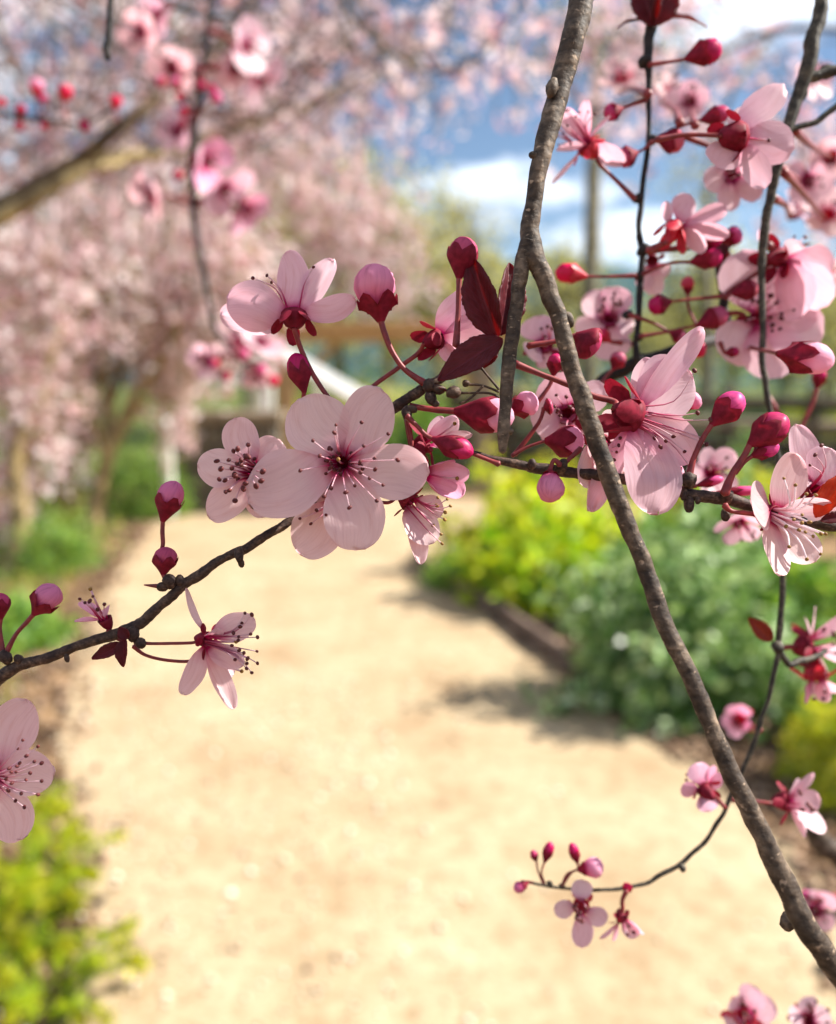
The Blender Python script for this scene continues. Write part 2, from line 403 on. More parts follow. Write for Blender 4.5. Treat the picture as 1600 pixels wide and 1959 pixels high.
def lathe(base, axis, prof, seg=14, lobes=0, lobe_amp=0.0, twist=0.0, seed=0, step=0.0):
    """prof: list of (t metres along axis, radius). lobes vary the last ring's height; step cuts overlapping seams."""
    ax = nrm(axis); a = np.array([1.0, 0, 0]) if abs(ax[0]) < 0.8 else np.array([0, 1.0, 0])
    e1 = nrm(np.cross(ax, a)); e2 = np.cross(ax, e1); rd = random.Random(seed); p0 = rd.uniform(0, 6.28)
    V, U, Fc = [], [], []; n = len(prof); tot = prof[-1][0] - prof[0][0] or 1e-9
    for i, (t, r) in enumerate(prof):
        q = i / (n - 1)
        for k in range(seg):
            th = 2 * math.pi * k / seg + p0 + twist * q
            tt = t
            if lobes: tt = t * (1 - lobe_amp * q * (1 - abs(math.cos(lobes * th / 2)) ** 0.9))
            rr = r
            if step:
                sw = ((th * 3 / (2 * math.pi) + q * 0.55 + p0) % 1.0)
                rr = r * (1 - step * sw)
            V.append(base + ax * tt + (e1 * math.cos(th) + e2 * math.sin(th)) * rr); U.append((q, k / seg))
    for i in range(n - 1):
        for k in range(seg):
            k2 = (k + 1) % seg
            Fc.append((i * seg + k, i * seg + k2, (i + 1) * seg + k2, (i + 1) * seg + k))
    return V, Fc, U

def px(d): return d / F

def stalk_geo(pts, d, w0=9, w1=8, sides=7):
    """Stalk through photo points; a point may carry its own depth."""
    q = [P(p[0], p[1], p[2] if len(p) > 2 else d) for p in pts]
    r = np.linspace(w0, w1, len(q)) * px(d) / 2
    r[-1] *= 1.5
    return tube(q, r, sides, 5, 0.10, 900)

SEED = [11]
def nxt():
    SEED[0] += 1
    return SEED[0]

def flower(parent, c, d, axis, petals, mat='petal', anthers=None, n_st=16, st_len=95, st_sp=(12, 50), stalk=None, calyx='calyx',
           nh=None, cal=(40, 20), sepals=5, refl=0.5, sep_len=36, hero=True, label=None, cup=0.10, sw=(9, 8), amat='anther', fmat='filament', fil_w=2.6, anth_r=3.5, base_off=10, sep_rot=0.3):
    """One blossom: calyx mesh (the part) with petals, sepals, stamens and stalk under it."""
    sd = nxt(); rd = random.Random(sd * 31 + 7)
    k = px(d); C = P(c[0], c[1], d); A = CV(*axis)
    cl, cr_ = cal[0] * k, cal[1] * k
    a = np.array([1.0, 0, 0]) if abs(A[0]) < 0.8 else np.array([0, 1.0, 0])
    e1 = nrm(np.cross(A, a)); e2 = np.cross(A, e1)
    cb = C - A * cl
    V, Fc, U = lathe(cb, A, [(0, cr_ * .22), (cl * .12, cr_ * .45), (cl * .4, cr_ * .8), (cl * .75, cr_), (cl, cr_ * 1.08), (cl * .96, cr_ * .85), (cl * .55, cr_ * .55), (cl * .4, 0.0)], 14 if hero else 9, seed=sd)
    b = mesh_obj('blossom', V, Fc, M[calyx], parent, cb, U)
    if label: b['label'] = label
    nu, nv = (14, 11) if hero else (7, 6)
    for i, p in enumerate(petals):
        tx, ty, dz, w = p[:4]
        cu = p[4] if len(p) > 4 and p[4] is not None else cup; curl = p[5] if len(p) > 5 else 0.0
        tip = P(tx, ty, d - dz * 0.001)
        bd = nrm(tip - C - A * np.dot(tip - C, A))
        bs = C + bd * (base_off * k)
        V, Fc, U = petal_geo(bs, tip, w * k, CV(*p[7]) if len(p) > 7 else A if nh is None else CV(*nh), cu, curl, sd * 10 + i, nu, nv)
        mm = p[6] if len(p) > 6 and p[6] else mat
        mesh_obj('petal', V, Fc, M[mm], b, bs, U)
    for i in range(sepals):
        th = 2 * math.pi * i / 5 + sep_rot + rd.uniform(-.15, .15)
        rad = e1 * math.cos(th) + e2 * math.sin(th)
        rf = refl + rd.uniform(-.2, .2)
        bs = C + rad * cr_ * 0.95 - A * cl * 0.04
        tip = bs + (rad * math.cos(rf) - A * math.sin(rf)) * sep_len * k * rd.uniform(.85, 1.1)
        V, Fc, U = petal_geo(bs, tip, sep_len * 0.62 * k, -rad * math.sin(rf) - A * math.cos(rf), 0.15, rd.uniform(0, .2), sd * 10 + 50 + i, 6, 5, 0.02, 0, 0.9)
        mesh_obj('sepal', V, Fc, M[calyx], b, bs, U)
    pts = []
    if anthers:
        for (x, y) in anthers:
            o2 = np.array([(x - c[0]) * k, (y - c[1]) * k]); r = np.linalg.norm(o2)
            lift = max(0.0012, 0.0075 - 0.35 * r) * max(axis[2] / max(np.linalg.norm(axis), 1e-6), 0.15) + rd.uniform(-.0006, .0012)
            pts.append(P(x, y, d - lift))
    for i in range(0 if anthers and n_st is None else (n_st or 0)):
        ph = math.radians(rd.uniform(*st_sp)); th = rd.uniform(0, 6.28)
        pts.append(C + (A * math.cos(ph) + (e1 * math.cos(th) + e2 * math.sin(th)) * math.sin(ph)) * st_len * k * rd.uniform(.6, 1.1))
    group = MB() if not hero else None
    for q in pts:
        off = q - C
        rr = nrm(off - A * np.dot(off, A))
        s0 = C + rr * cr_ * 0.55 - A * cl * 0.2
        mid = s0 + A * np.linalg.norm(off) * 0.38 + off * 0.28
        V1, F1, U1 = tube([s0, mid, q], [fil_w * 0.62 * k, fil_w * 0.5 * k, fil_w * 0.38 * k], 5, 4)
        ax = nrm(np.array([rd.uniform(-1, 1) for _ in range(3)]))
        V2, F2 = sphere(q, anth_r * k * rd.uniform(.8, 1.15), ax, rd.uniform(1.0, 1.5), 7, 5)
        mb = group or MB()
        mb.add(V1, F1, U1, 0); mb.add(V2, F2, None, 1)
        if hero: mb.build('stamen', [M[fmat], M[amat]], b, s0)
    if group and group.V:
        g = group.build('stamen_tuft', [M[fmat], M[amat]], b); g['kind'] = 'stuff'
    if hero:   # pistil
        V, Fc, U = tube([C - A * cl * .5, C + A * 30 * k, C + A * 62 * k + e1 * 5 * k], [2.2 * k, 1.8 * k, 1.8 * k], 6, 3)
        m2 = MB().add(V, Fc, U, 0); V, Fc = sphere(C + A * 63 * k + e1 * 5 * k, 4 * k); m2.add(V, Fc, None, 1)
        m2.build('pistil', [M['filament'], M['anther_tan']], b)
    if stalk:
        s = [tuple(x) for x in stalk]
        q = [cb + A * cl * 0.05] + [P(p[0], p[1], p[2] if len(p) > 2 else d) for p in s]
        r = np.linspace(sw[0], sw[1], len(q)) * k / 2; r[-1] *= 1.5
        V, Fc, U = tube(q, r, 8 if hero else 6, 5, 0.08, 900)
        mesh_obj('stalk', V, Fc, M['stalk'], b, q[0], U)
    return b

def auto_petals(c, d, axis, R, n=5, rot=0.0, w=0.85, open_=0.25, jit=0.15, seed=0):
    """Photo-space petals of an open blossom looking along axis."""
    rd = random.Random(seed); A = CV(*axis)
    a = np.array([1.0, 0, 0]) if abs(A[0]) < 0.8 else np.array([0, 1.0, 0])
    e1 = nrm(np.cross(A, a)); e2 = np.cross(A, e1); k = px(d); out = []
    for i in range(n):
        th = rot + 2 * math.pi * i / 5 + rd.uniform(-jit, jit); op = open_ + rd.uniform(-jit, jit)
        v = (e1 * math.cos(th) + e2 * math.sin(th)) * math.cos(op) + A * math.sin(op)
        v = v * R * rd.uniform(.9, 1.08)
        out.append((c[0] + np.dot(v, RIGHT), c[1] - np.dot(v, UP), np.dot(v, -FWD) * k * 1000, R * w * rd.uniform(.9, 1.08)))
    return out

def bud(parent, base, tip, w, d, stalk=None, pmat='bud', calyx='calyx', frac=0.62, dz=0.0, hero=True, label=None, sw=(9, 8), lobe=0.45):
    """A bud: calyx cup (the part) round a ball of folded petals, and its stalk."""
    sd = nxt(); k = px(d)
    B = P(base[0], base[1], d); T = P(tip[0], tip[1], d) - FWD * dz * 0.001
    A = nrm(T - B); L = np.linalg.norm(T - B); W = w * k / 2
    gx = np.array([0, .12, .28, .45, .62, .78, .9, .97, 1.0]); gy = np.array([.16, .34, .60, .86, 1.0, .93, .66, .36, 0.02])
    g = lambda t: float(np.interp(t, gx, gy))
    seg = 20 if hero else 10
    V, Fc, U = lathe(B, A, [(L * frac * q, W * g(frac * q) * (1.06 - 0.02 * q)) for q in np.linspace(0, 1, 9 if hero else 6)], seg, 5, lobe, seed=sd)
    b = mesh_obj('bud', V, Fc, M[calyx], parent, B, U)
    if label: b['label'] = label
    prof = [(L * t, W * g(t)) for t in np.concatenate([np.linspace(.2, .8, 8 if hero else 4), np.linspace(.86, 1, 5 if hero else 3)])]
    V, Fc, U = lathe(B, A, prof, seg + (10 if hero else 0), 0, 0, 0.8, sd + 3, 0.14)
    mesh_obj('bud_petal', V, Fc, M[pmat], b, B + A * L * .2, U)
    if stalk:
        q = [B + A * L * 0.04] + [P(p[0], p[1], p[2] if len(p) > 2 else d) for p in stalk]
        r = np.linspace(sw[0], sw[1], len(q)) * k / 2; r[-1] *= 1.5
        V, Fc, U = tube(q, r, 8 if hero else 6, 5, 0.08, 900)
        mesh_obj('stalk', V, Fc, M['stalk'], b, q[0], U)
    return b

def leaf(parent, base, tip, w, d, nh=(0, 0, 1), fold=0.6, dz=0.0, mat='leaf', curl=0.15, label=None, nu=40):
    sd = nxt(); k = px(d)
    B = P(base[0], base[1], d); T = P(tip[0], tip[1], d) - FWD * dz * .001
    Lv = T - B; L = np.linalg.norm(Lv); D = Lv / L; n_ = CV(*nh); n_ = nrm(n_ - D * np.dot(n_, D)); s = np.cross(D, n_)
    V, U, Fc = [], [], []; nv = 9
    for i in range(nu):
        u = i / (nu - 1); f = max(math.sin(math.pi * u ** 0.85), 0) ** 0.8 * (1 + .03 * math.sin(40 * u)) + 0.04 * (1 - u)
        for j in range(nv):
            v = 2 * j / (nv - 1) - 1
            wv = v * f * w * k / 2 * (1 + (.07 * ((u * 16) % 1.0) if abs(v) > .95 else 0))
            h = fold * abs(wv) * 1.0 + curl * L * (u * u - u) * -1 + 0.02 * L * math.sin(18 * u + 3 * abs(v)) * abs(v) * .5
            V.append(B + D * u * L + s * wv * (1 - 0.25 * fold) + n_ * h); U.append((u, v * .5 + .5))
    for i in range(nu - 1):
        for j in range(nv - 1):
            a = i * nv + j; Fc.append((a, a + 1, a + nv + 1, a + nv))
    o = mesh_obj('leaf', V, Fc, M[mat], parent, B, U)
    md = o.modifiers.new('thick', 'SOLIDIFY'); md.thickness = 0.00016
    if label: o['label'] = label
    return o

def twig(name, pts, mat, label, group=None, extra=(), sides=10, sub=5, bump=0.14, bscale=520, rings=0.10, cat='branch', seed=1, kink=.20):
    """pts: (x, y, width px, depth). extra: side shoots joined into the same wood."""
    mb = MB()
    kr = random.Random(seed * 13 + 5)
    def kinked(pl):
        out = [pl[0]]
        for a, b in zip(pl[:-1], pl[1:]):
            dx, dy = b[0] - a[0], b[1] - a[1]; ln = math.hypot(dx, dy) or 1; k_ = kr.uniform(-kink, kink) * (a[2] + b[2]) / 2; t = kr.uniform(.35, .65)
            out += [(a[0] + dx * t - dy / ln * k_, a[1] + dy * t + dx / ln * k_, (a[2] + b[2]) / 2 * kr.uniform(1 - kink * .4, 1 + kink * .5), a[3] + (b[3] - a[3]) * t), b]
        return out
    for i, pl in enumerate([kinked(pts)] + [kinked(e) for e in extra]):
        q = [P(x, y, d) for x, y, w, d in pl]; r = [w * px(d) / 2 for x, y, w, d in pl]
        V, Fc, U = tube(q, r, sides, sub, bump, bscale, seed + i, rings)
        mb.add(V, Fc, U)
    o = mb.build(name, M[mat], None, P(pts[0][0], pts[0][1], pts[0][3]))
    return tag(o, label, cat, group)

def knob(parent, c, r, d, axis=(0, 1, 0), st=1.2, mat='bark_b', name='bark_knob'):
    V, Fc = sphere(P(c[0], c[1], d), r * px(d), CV(*axis), st, 8, 6)
    V = [np.asarray(v) + np.array([mnoise.noise(Vector(np.asarray(v) * 900)) for _ in range(3)]) * r * px(d) * .25 for v in V]
    return mesh_obj(name, V, Fc, M[mat], parent)


# ================================================================== setting
rng = np.random.default_rng(5)
DIV = lambda o: o
def sand_mat():
    m, n, out = mat_new('path_sand'); L = n.links.new
    tcn = nd(n, 'ShaderNodeTexCoord')
    a = nd(n, 'ShaderNodeTexNoise', Scale=2.2, Detail=6.0, Roughness=0.6); b = nd(n, 'ShaderNodeTexNoise', Scale=14.0, Detail=5.0, Roughness=0.7); c = nd(n, 'ShaderNodeTexVoronoi', Scale=70.0)
    for x in (a, b, c): L(tcn.outputs['Object'], x.inputs['Vector'])
    r1 = ramp(n, [(0.28, (0.33, 0.23, 0.135)), (0.48, (0.42, 0.325, 0.205)), (0.70, (0.48, 0.39, 0.26))], a.outputs['Fac'])
    r2 = ramp(n, [(0.32, (0.62, 0.55, 0.48)), (0.52, (1, 1, 1))], b.outputs['Fac'])
    r3 = ramp(n, [(0.0, (1, 1, 1)), (1.0, (0.78, 0.74, 0.70))], c.outputs['Color'])
    m1 = nd(n, 'ShaderNodeMix', data_type='RGBA', blend_type='MULTIPLY'); m1.inputs[0].default_value = 0.8
    m2 = nd(n, 'ShaderNodeMix', data_type='RGBA', blend_type='MULTIPLY'); m2.inputs[0].default_value = 0.8
    L(r1.outputs[0], m1.inputs[6]); L(r2.outputs[0], m1.inputs[7]); L(m1.outputs[2], m2.inputs[6]); L(r3.outputs[0], m2.inputs[7])
    pb = nd(n, 'ShaderNodeBsdfPrincipled', Roughness=0.9); pb.inputs['Specular IOR Level'].default_value = 0.15; L(m2.outputs[2], pb.inputs['Base Color'])
    bn = nd(n, 'ShaderNodeBump', Strength=0.6, Distance=0.02); L(b.outputs['Fac'], bn.inputs['Height']); L(bn.outputs[0], pb.inputs['Normal'])
    L(pb.outputs[0], out.inputs[0]); return m
M['sand'] = sand_mat()
M['soil'] = plain_mat('bed_soil', (0.05, 0.028, 0.016), (0.30, 0.19, 0.10), 5, 0.95, bump=0.8, bdist=0.04, detail=8, spec=0.1)
M['lawn'] = plain_mat('meadow_grass', (0.03, 0.055, 0.010), (0.13, 0.15, 0.03), 1.2, 0.9, bump=0.5, bdist=0.05, detail=8, spec=0.1)
M['wood_tan'] = plain_mat('wood_tan', (0.30, 0.17, 0.07), (0.46, 0.29, 0.13), 12, 0.7, bump=0.3, bdist=0.01)
M['wood_orange'] = plain_mat('wood_stained', (0.32, 0.16, 0.05), (0.46, 0.26, 0.09), 9, 0.6, bump=0.3, bdist=0.01)
M['wood_grey'] = plain_mat('wood_weathered', (0.13, 0.09, 0.06), (0.32, 0.25, 0.17), 10, 0.8, bump=0.4, bdist=0.01)
M['wood_dark'] = plain_mat('wood_dark', (0.022, 0.015, 0.010), (0.10, 0.07, 0.04), 10, 0.8, bump=0.4, bdist=0.01)
M['board'] = plain_mat('edging_timber', (0.07, 0.045, 0.035), (0.20, 0.14, 0.11), 14, 0.85, bump=0.5, bdist=0.01)
M['stone'] = plain_mat('stone_dark', (0.06, 0.05, 0.04), (0.20, 0.17, 0.13), 9, 0.85, bump=0.7, bdist=0.03)
M['slab'] = plain_mat('stone_slab', (0.16, 0.12, 0.08), (0.30, 0.24, 0.17), 7, 0.85, bump=0.5, bdist=0.02)
M['white'] = plain_mat('white_paint', (0.76, 0.77, 0.76), (0.84, 0.84, 0.82), 5, 0.5)
M['bark_t'] = bark_mat('bark_tree', (0.20, 0.135, 0.06), (0.58, 0.45, 0.21), 16)
M['bark_far'] = bark_mat('bark_far_tree', (0.10, 0.09, 0.05), (0.34, 0.30, 0.18), 9)
M['bark_dk'] = bark_mat('bark_dark_limb', (0.05, 0.03, 0.022), (0.26, 0.18, 0.09), 22)
M['bloom'] = scatter_mat('blossom_dusty', [(0.40, 0.14, 0.17), (0.78, 0.50, 0.53), (0.88, 0.70, 0.71), (0.92, 0.80, 0.80), (0.95, 0.89, 0.88)], 0.5, tmul=(1, .93, .95))
M['bloom_pale'] = scatter_mat('blossom_pale', [(0.55, 0.25, 0.32), (0.80, 0.58, 0.60), (0.86, 0.68, 0.70), (0.86, 0.74, 0.74)], 0.45, tmul=(1, .9, .92))
M['leaf_lime'] = scatter_mat('foliage_lime', [(0.08, 0.24, 0.004), (0.34, 0.54, 0.008), (0.58, 0.66, 0.012), (0.70, 0.70, 0.03)], 0.48, tmul=(1, 1, .4))
M['leaf_green'] = scatter_mat('foliage_green', [(0.05, 0.14, 0.02), (0.12, 0.28, 0.03), (0.24, 0.42, 0.05), (0.40, 0.50, 0.08)], 0.42, tmul=(1, 1, .5))
M['leaf_sage'] = scatter_mat('foliage_sage', [(0.02, 0.07, 0.012), (0.13, 0.26, 0.05), (0.31, 0.46, 0.16), (0.62, 0.74, 0.46)], 0.30, rough=0.35, tmul=(1, 1, .6))
M['leaf_olive'] = scatter_mat('foliage_olive', [(0.18, 0.18, 0.03), (0.40, 0.36, 0.09), (0.60, 0.54, 0.20), (0.74, 0.68, 0.42)], 0.45, tmul=(1, 1, .6))
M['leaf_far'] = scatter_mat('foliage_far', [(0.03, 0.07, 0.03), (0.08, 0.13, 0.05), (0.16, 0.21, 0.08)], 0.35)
M['leaf_yellow'] = scatter_mat('foliage_yellow', [(0.24, 0.34, 0.012), (0.52, 0.54, 0.02), (0.74, 0.66, 0.05)], 0.45, tmul=(1, 1, .5))
M['grass'] = scatter_mat('grass_blades', [(0.05, 0.14, 0.01), (0.16, 0.26, 0.02), (0.34, 0.36, 0.03), (0.44, 0.36, 0.08)], 0.45, tmul=(1, 1, .5))
M['pebble'] = scatter_mat('pebble_tan', [(0.30, 0.20, 0.13), (0.50, 0.38, 0.26), (0.66, 0.56, 0.42), (0.80, 0.74, 0.64)], 0.0)
M['mulch'] = scatter_mat('mulch_chips', [(0.02, 0.012, 0.008), (0.08, 0.04, 0.02), (0.22, 0.12, 0.06), (0.42, 0.28, 0.18)], 0.0)  # bark chips, also darkened and laid thicker to deepen the ground shadow

def interp_edge(pts):
    q = np.array([G(x, y)[:2] for x, y in pts]); return catmull(q, 6)
g = mesh_obj('ground', [(-500, -60, 0), (500, -60, 0), (500, 900, 0), (-500, 900, 0)], [(0, 1, 2, 3)], M['soil'], None, (0, 0, 0), None, False); tag(g, kind='structure')
far0 = G(800, 935)[1]
mw = mesh_obj('meadow', [(-300, far0, .004), (300, far0, .004), (300, 850, .004), (-300, 850, .004)], [(0, 1, 2, 3)], M['lawn'], None, (0, far0, .004), None, False); tag(mw, kind='structure')
# the sandy path: it swings right behind the planted bed
le = interp_edge([(-400, 3600), (20, 2400), (105, 2000), (150, 1760), (160, 1600), (120, 1480), (128, 1340), (175, 1200), (228, 1090), (292, 1000), (345, 952)])
re = interp_edge([(2300, 3600), (1900, 2400), (1690, 2000), (1600, 1730), (1470, 1570), (1310, 1440), (1190, 1360), (1110, 1297), (1010, 1226), (950, 1180), (850, 1122), (800, 1085)])
V = [(x, y, .008) for x, y in le] + [(x, y, .008) for x, y in re]
nl, nr = len(le), len(re); Fc = []
n_ = 70
def resamp(c, n):
    s = np.concatenate([[0], np.cumsum(np.linalg.norm(np.diff(c, axis=0), axis=1))]); t = np.linspace(0, s[-1], n)
    return np.column_stack([np.interp(t, s, c[:, 0]), np.interp(t, s, c[:, 1])])
L_e, R_e = resamp(le, n_), resamp(re, n_)
rw = random.Random(3)
for e, sg in ((L_e, -1), (R_e, 1)):
    for i in range(n_): e[i, 0] += 0.05 * mnoise.noise(Vector((e[i, 1] * 3, sg * 5, 0)))
V = []; nw = 9
for i in range(n_):
    for j in range(nw):
        p = L_e[i] + (R_e[i] - L_e[i]) * j / (nw - 1); V.append((p[0], p[1], .008))
Fc = [(i * nw + j, i * nw + j + 1, (i + 1) * nw + j + 1, (i + 1) * nw + j) for i in range(n_ - 1) for j in range(nw - 1)]
tip = R_e[-1]; lt = L_e[-1]
pth = mesh_obj('path', V, Fc, M['sand'], None, V[0], None, False); tag(pth, kind='structure')
far_l, far_r = G(345, 952), G(1250, 968); nr1 = G(1250, 1012)
V = [(lt[0], lt[1], .012), (tip[0], tip[1], .012), (G(960, 1045)[0], G(960, 1045)[1], .012), (nr1[0], nr1[1], .012), (far_r[0], far_r[1], .012), (G(900, 955)[0], G(900, 955)[1], .012), (G(600, 946)[0], G(600, 946)[1], .012)]
pb_ = mesh_obj('path', V, [(0, 1, 2, 3, 4, 5, 6)], M['sand'], None, V[0], None, False); tag(pb_, kind='structure')

# ------------------------------------------------------------------ scattered pieces (vectorised)
def rand_rot(n, up=0.0):
    z = rng.normal(size=(n, 3)); z[:, 2] += up; z /= np.linalg.norm(z, axis=1)[:, None]
    a = rng.normal(size=(n, 3)); x = np.cross(a, z); x /= np.linalg.norm(x, axis=1)[:, None]; y = np.cross(z, x)
    return np.stack([x, y, z], axis=2)
def five_petal():
    V, Fq = [], []
    for k in range(5):
        t = 2 * math.pi * k / 5; c, s = math.cos(t), math.sin(t)
        b = len(V)
        for (r, w, z) in ((.06, 0, 0), (.62, .30, .16), (1.0, .0, .30), (.62, -.30, .16)):
            V.append((r * c - w * s, r * s + w * c, z))
        Fq.append((b, b + 1, b + 2, b + 3))
    # share the claw so that the blossom is one island
    idx = [0 if i % 4 == 0 else i for i in range(len(V))]
    V[0] = (0, 0, 0)
    return np.array(V), np.array([[idx[i] for i in f] for f in Fq])
def three_petal():
    V = [(0, 0, 0)]; Fq = []
    for k in range(3):
        t = 2 * math.pi * k / 3; c, s = math.cos(t), math.sin(t); b = len(V)
        for (r, w, z) in ((.6, .42, .2), (1.0, 0, .25), (.6, -.42, .2)): V.append((r * c - w * s, r * s + w * c, z))
        Fq.append((0, b, b + 1, b + 2))
    return np.array(V), np.array(Fq)
T_LEAF = (np.array([(0, 0, 0), (.45, .28, .06), (1, 0, -.05), (.45, -.28, .06)]), np.array([[0, 1, 2, 3]]))
T_NARROW = (np.array([(0, 0, 0), (.5, .10, .04), (1, 0, -.04), (.5, -.10, .04)]), np.array([[0, 1, 2, 3]]))
T_BLADE = (np.array([(-.03, 0, 0), (.03, 0, 0), (.02, .10, .6), (0, .3, 1.0)]), np.array([[0, 1, 2, 3]]))
T_FIVE, T_THREE = five_petal(), three_petal()
def scatter_geo(pos, R, scale, T):
    TV, TF = T; n = len(pos)
    V = np.einsum('nij,mj->nmi', R, TV) * np.asarray(scale).reshape(-1, 1, 1) + pos[:, None, :]
    Fq = TF[None] + (np.arange(n) * len(TV))[:, None, None]
    return V.reshape(-1, 3), Fq.reshape(-1, TF.shape[1])
def scatter(name, pos, R, scale, T, mat, parent=None, origin=None, kind='stuff'):
    V, Fq = scatter_geo(pos, R, scale, T)
    o = mesh_obj(name, V, Fq, mat, parent, origin if origin is not None else V[0], None, False)
    if kind: o['kind'] = kind
    return o

def crown_points(cen, rad, n_tw, per, droop, r_, starts=None, spread=0.05):
    """Twigs that leave the limbs and end through the crown's volume, and blossom places along them."""
    tw, pos = [], []
    for i in range(n_tw):
        v = nrm(np.array([r_.gauss(0, 1) for _ in range(3)])); q = r_.random() ** 0.45
        end = cen + v * rad * q
        st = starts[r_.randrange(len(starts))] if starts else cen
        st = st + (end - st) * r_.uniform(0.35, 0.6)
        mid = (st + end) / 2 + np.array([0, 0, 1]) * np.linalg.norm(end - st) * 0.22
        e2 = end - np.array([0, 0, droop * r_.uniform(.2, 1)])
        p = catmull([st, mid, end, e2], 4); tw.append(p)
        # blossoms gather in tufts along the twig, leaving gaps
        for _ in range(per):
            t = r_.random() ** 0.8
            if mnoise.noise(Vector((t * 5 + i * 3.7, i * 1.3, 0))) < -0.18: continue
            x = t * (len(p) - 1); a = int(min(x, len(p) - 2)); pos.append(p[a] + (p[a + 1] - p[a]) * (x - a) + np.array([r_.gauss(0, spread) for _ in range(3)]))
    return tw, np.array(pos)

def tree(name, label, cat, limbs, crowns, bark, leafmat, size, T=T_THREE, group=None, seed=0, up=0.3, sides=10, twig_r=.004, spread=.05, part='crown'):
    """limbs[0] is the trunk, each limb (points, radii); crowns: (centre, radii, twigs, blossoms per twig, droop)."""
    r_ = random.Random(seed)
    base = np.asarray(limbs[0][0][0]); t = empty(name, base); tag(t, label, cat, group)
    starts = []
    for i, lm in enumerate(limbs):
        pts, rad = lm[:2]; bk = lm[2] if len(lm) > 2 else bark
        V, Fc, U = tube(pts, rad, sides, 5, .16, 6, seed + i)
        mesh_obj('trunk' if i == 0 else 'limb', V, Fc, M[bk], t, pts[0], U)
        if i or len(limbs) == 1: starts += [np.asarray(p) for p in pts[len(pts) // 2:]]
    tws, pp = [], []
    for (c, rd, n_tw, per, droop) in crowns:
        a, b = crown_points(np.asarray(c), np.asarray(rd), n_tw, per, droop, r_, starts, spread); tws += a; pp.append(b)
    pp = np.concatenate(pp)
    sc = size * rng.uniform(.65, 1.25, len(pp))
    scatter(part, pp, rand_rot(len(pp), up), sc, T, M[leafmat], t, base)
    mb = MB()
    for p in tws:
        V, Fc, U = tube(p, np.linspace(twig_r * 1.6, twig_r * .5, len(p)), 3, 1); mb.add(V, Fc, U)
    w = mb.build('twig', M[bark], t, base); w['kind'] = 'stuff'
    return t

def shrub(name, label, c, rx, ry, h, n, ls, mat, T=T_LEAF, group=None, seed=0, up=0.5, stems=9, cat='shrub', lump=0.35, z0=0.0, hollow=.45):
    r_ = random.Random(seed); c = np.array([c[0], c[1], z0]); o = empty(name, c); tag(o, label, cat, group)
    v = rng.normal(size=(n, 3)); v[:, 2] = np.abs(v[:, 2]); v /= np.linalg.norm(v, axis=1)[:, None]
    q = hollow + (1 - hollow) * rng.random(n) ** 0.7
    lmp = np.array([1 + lump * mnoise.noise(Vector((a * 2.3 + seed, b * 2.3, d * 2.3))) + .5 * lump * mnoise.noise(Vector((a * 6 + seed, b * 6, d * 6))) for a, b, d in v])
    pos = c + v * (q * lmp)[:, None] * np.array([rx, ry, h * .96]); pos[:, 2] = np.maximum(pos[:, 2], .02)
    R = rand_rot(n, up)
    scatter('foliage', pos, R, ls * rng.uniform(.6, 1.3, n), T, M[mat], o, c)
    for i in range(stems):
        a = r_.uniform(0, 6.28); rr = r_.uniform(.2, .8)
        e = c + np.array([math.cos(a) * rx * rr, math.sin(a) * ry * rr, h * r_.uniform(.5, .8)])
        V, Fc, U = tube([c + np.array([math.cos(a) * .05, math.sin(a) * .05, 0]), (c + e) / 2 + np.array([0, 0, h * .1]), e], [.009, .007, .003], 5, 3)
        mesh_obj('stem', V, Fc, M['bark_far'], o, V[0], U)
    return o

# ------------------------------------------------------------------ distance: hills, far wood
def ridge(name, dist, prof, mat, depth):
    r_ = random.Random(int(dist)); xs = np.linspace(-dist * 1.1, dist * 1.1, 90); V = []; m = 6
    for i, x in enumerate(xs):
        h = prof(x)
        for j in range(m):
            t = j / (m - 1); V.append((x, dist + depth * t, -1 + (h + 1) * math.sin(t * math.pi / 2) + 0.12 * h * mnoise.noise(Vector((x * .05, t * 4, dist))) * (t > 0)))
    Fc = [(i * m + j, (i + 1) * m + j, (i + 1) * m + j + 1, i * m + j + 1) for i in range(len(xs) - 1) for j in range(m - 1)]
    return tag(mesh_obj(name, V, Fc, mat, None, V[0], None, True), kind='structure')
M['hill'] = plain_mat('hill_forest', (0.025, 0.055, 0.055), (0.06, 0.10, 0.085), .06, 1.0, detail=10, spec=0.0)  # forest colour pushed towards blue to make up for the thinned haze
ridge('hills', 250, lambda x: 33 + 13 * math.exp(-((x - 62) / 60) ** 2) + 9 * mnoise.noise(Vector((x * .02, 3, 0))), M['hill'], 100)
ridge('hills', 140, lambda x: 8 + 3 * mnoise.noise(Vector((x * .03, 9, 0))) * 2, M['hill'], 40)

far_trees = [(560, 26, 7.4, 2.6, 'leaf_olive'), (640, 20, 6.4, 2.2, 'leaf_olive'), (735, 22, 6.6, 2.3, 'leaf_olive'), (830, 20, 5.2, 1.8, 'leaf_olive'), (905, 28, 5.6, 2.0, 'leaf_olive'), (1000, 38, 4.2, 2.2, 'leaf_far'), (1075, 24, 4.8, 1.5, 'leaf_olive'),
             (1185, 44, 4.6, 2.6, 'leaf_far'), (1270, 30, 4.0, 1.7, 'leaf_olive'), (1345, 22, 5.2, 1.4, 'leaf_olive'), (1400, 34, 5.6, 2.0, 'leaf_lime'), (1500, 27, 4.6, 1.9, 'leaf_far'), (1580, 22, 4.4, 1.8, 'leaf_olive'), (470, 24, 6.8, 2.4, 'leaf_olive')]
kinds = {'leaf_olive': 'yellow-green tree just leafing out', 'leaf_lime': 'bright lime-green tree', 'leaf_far': 'dark green tree'}
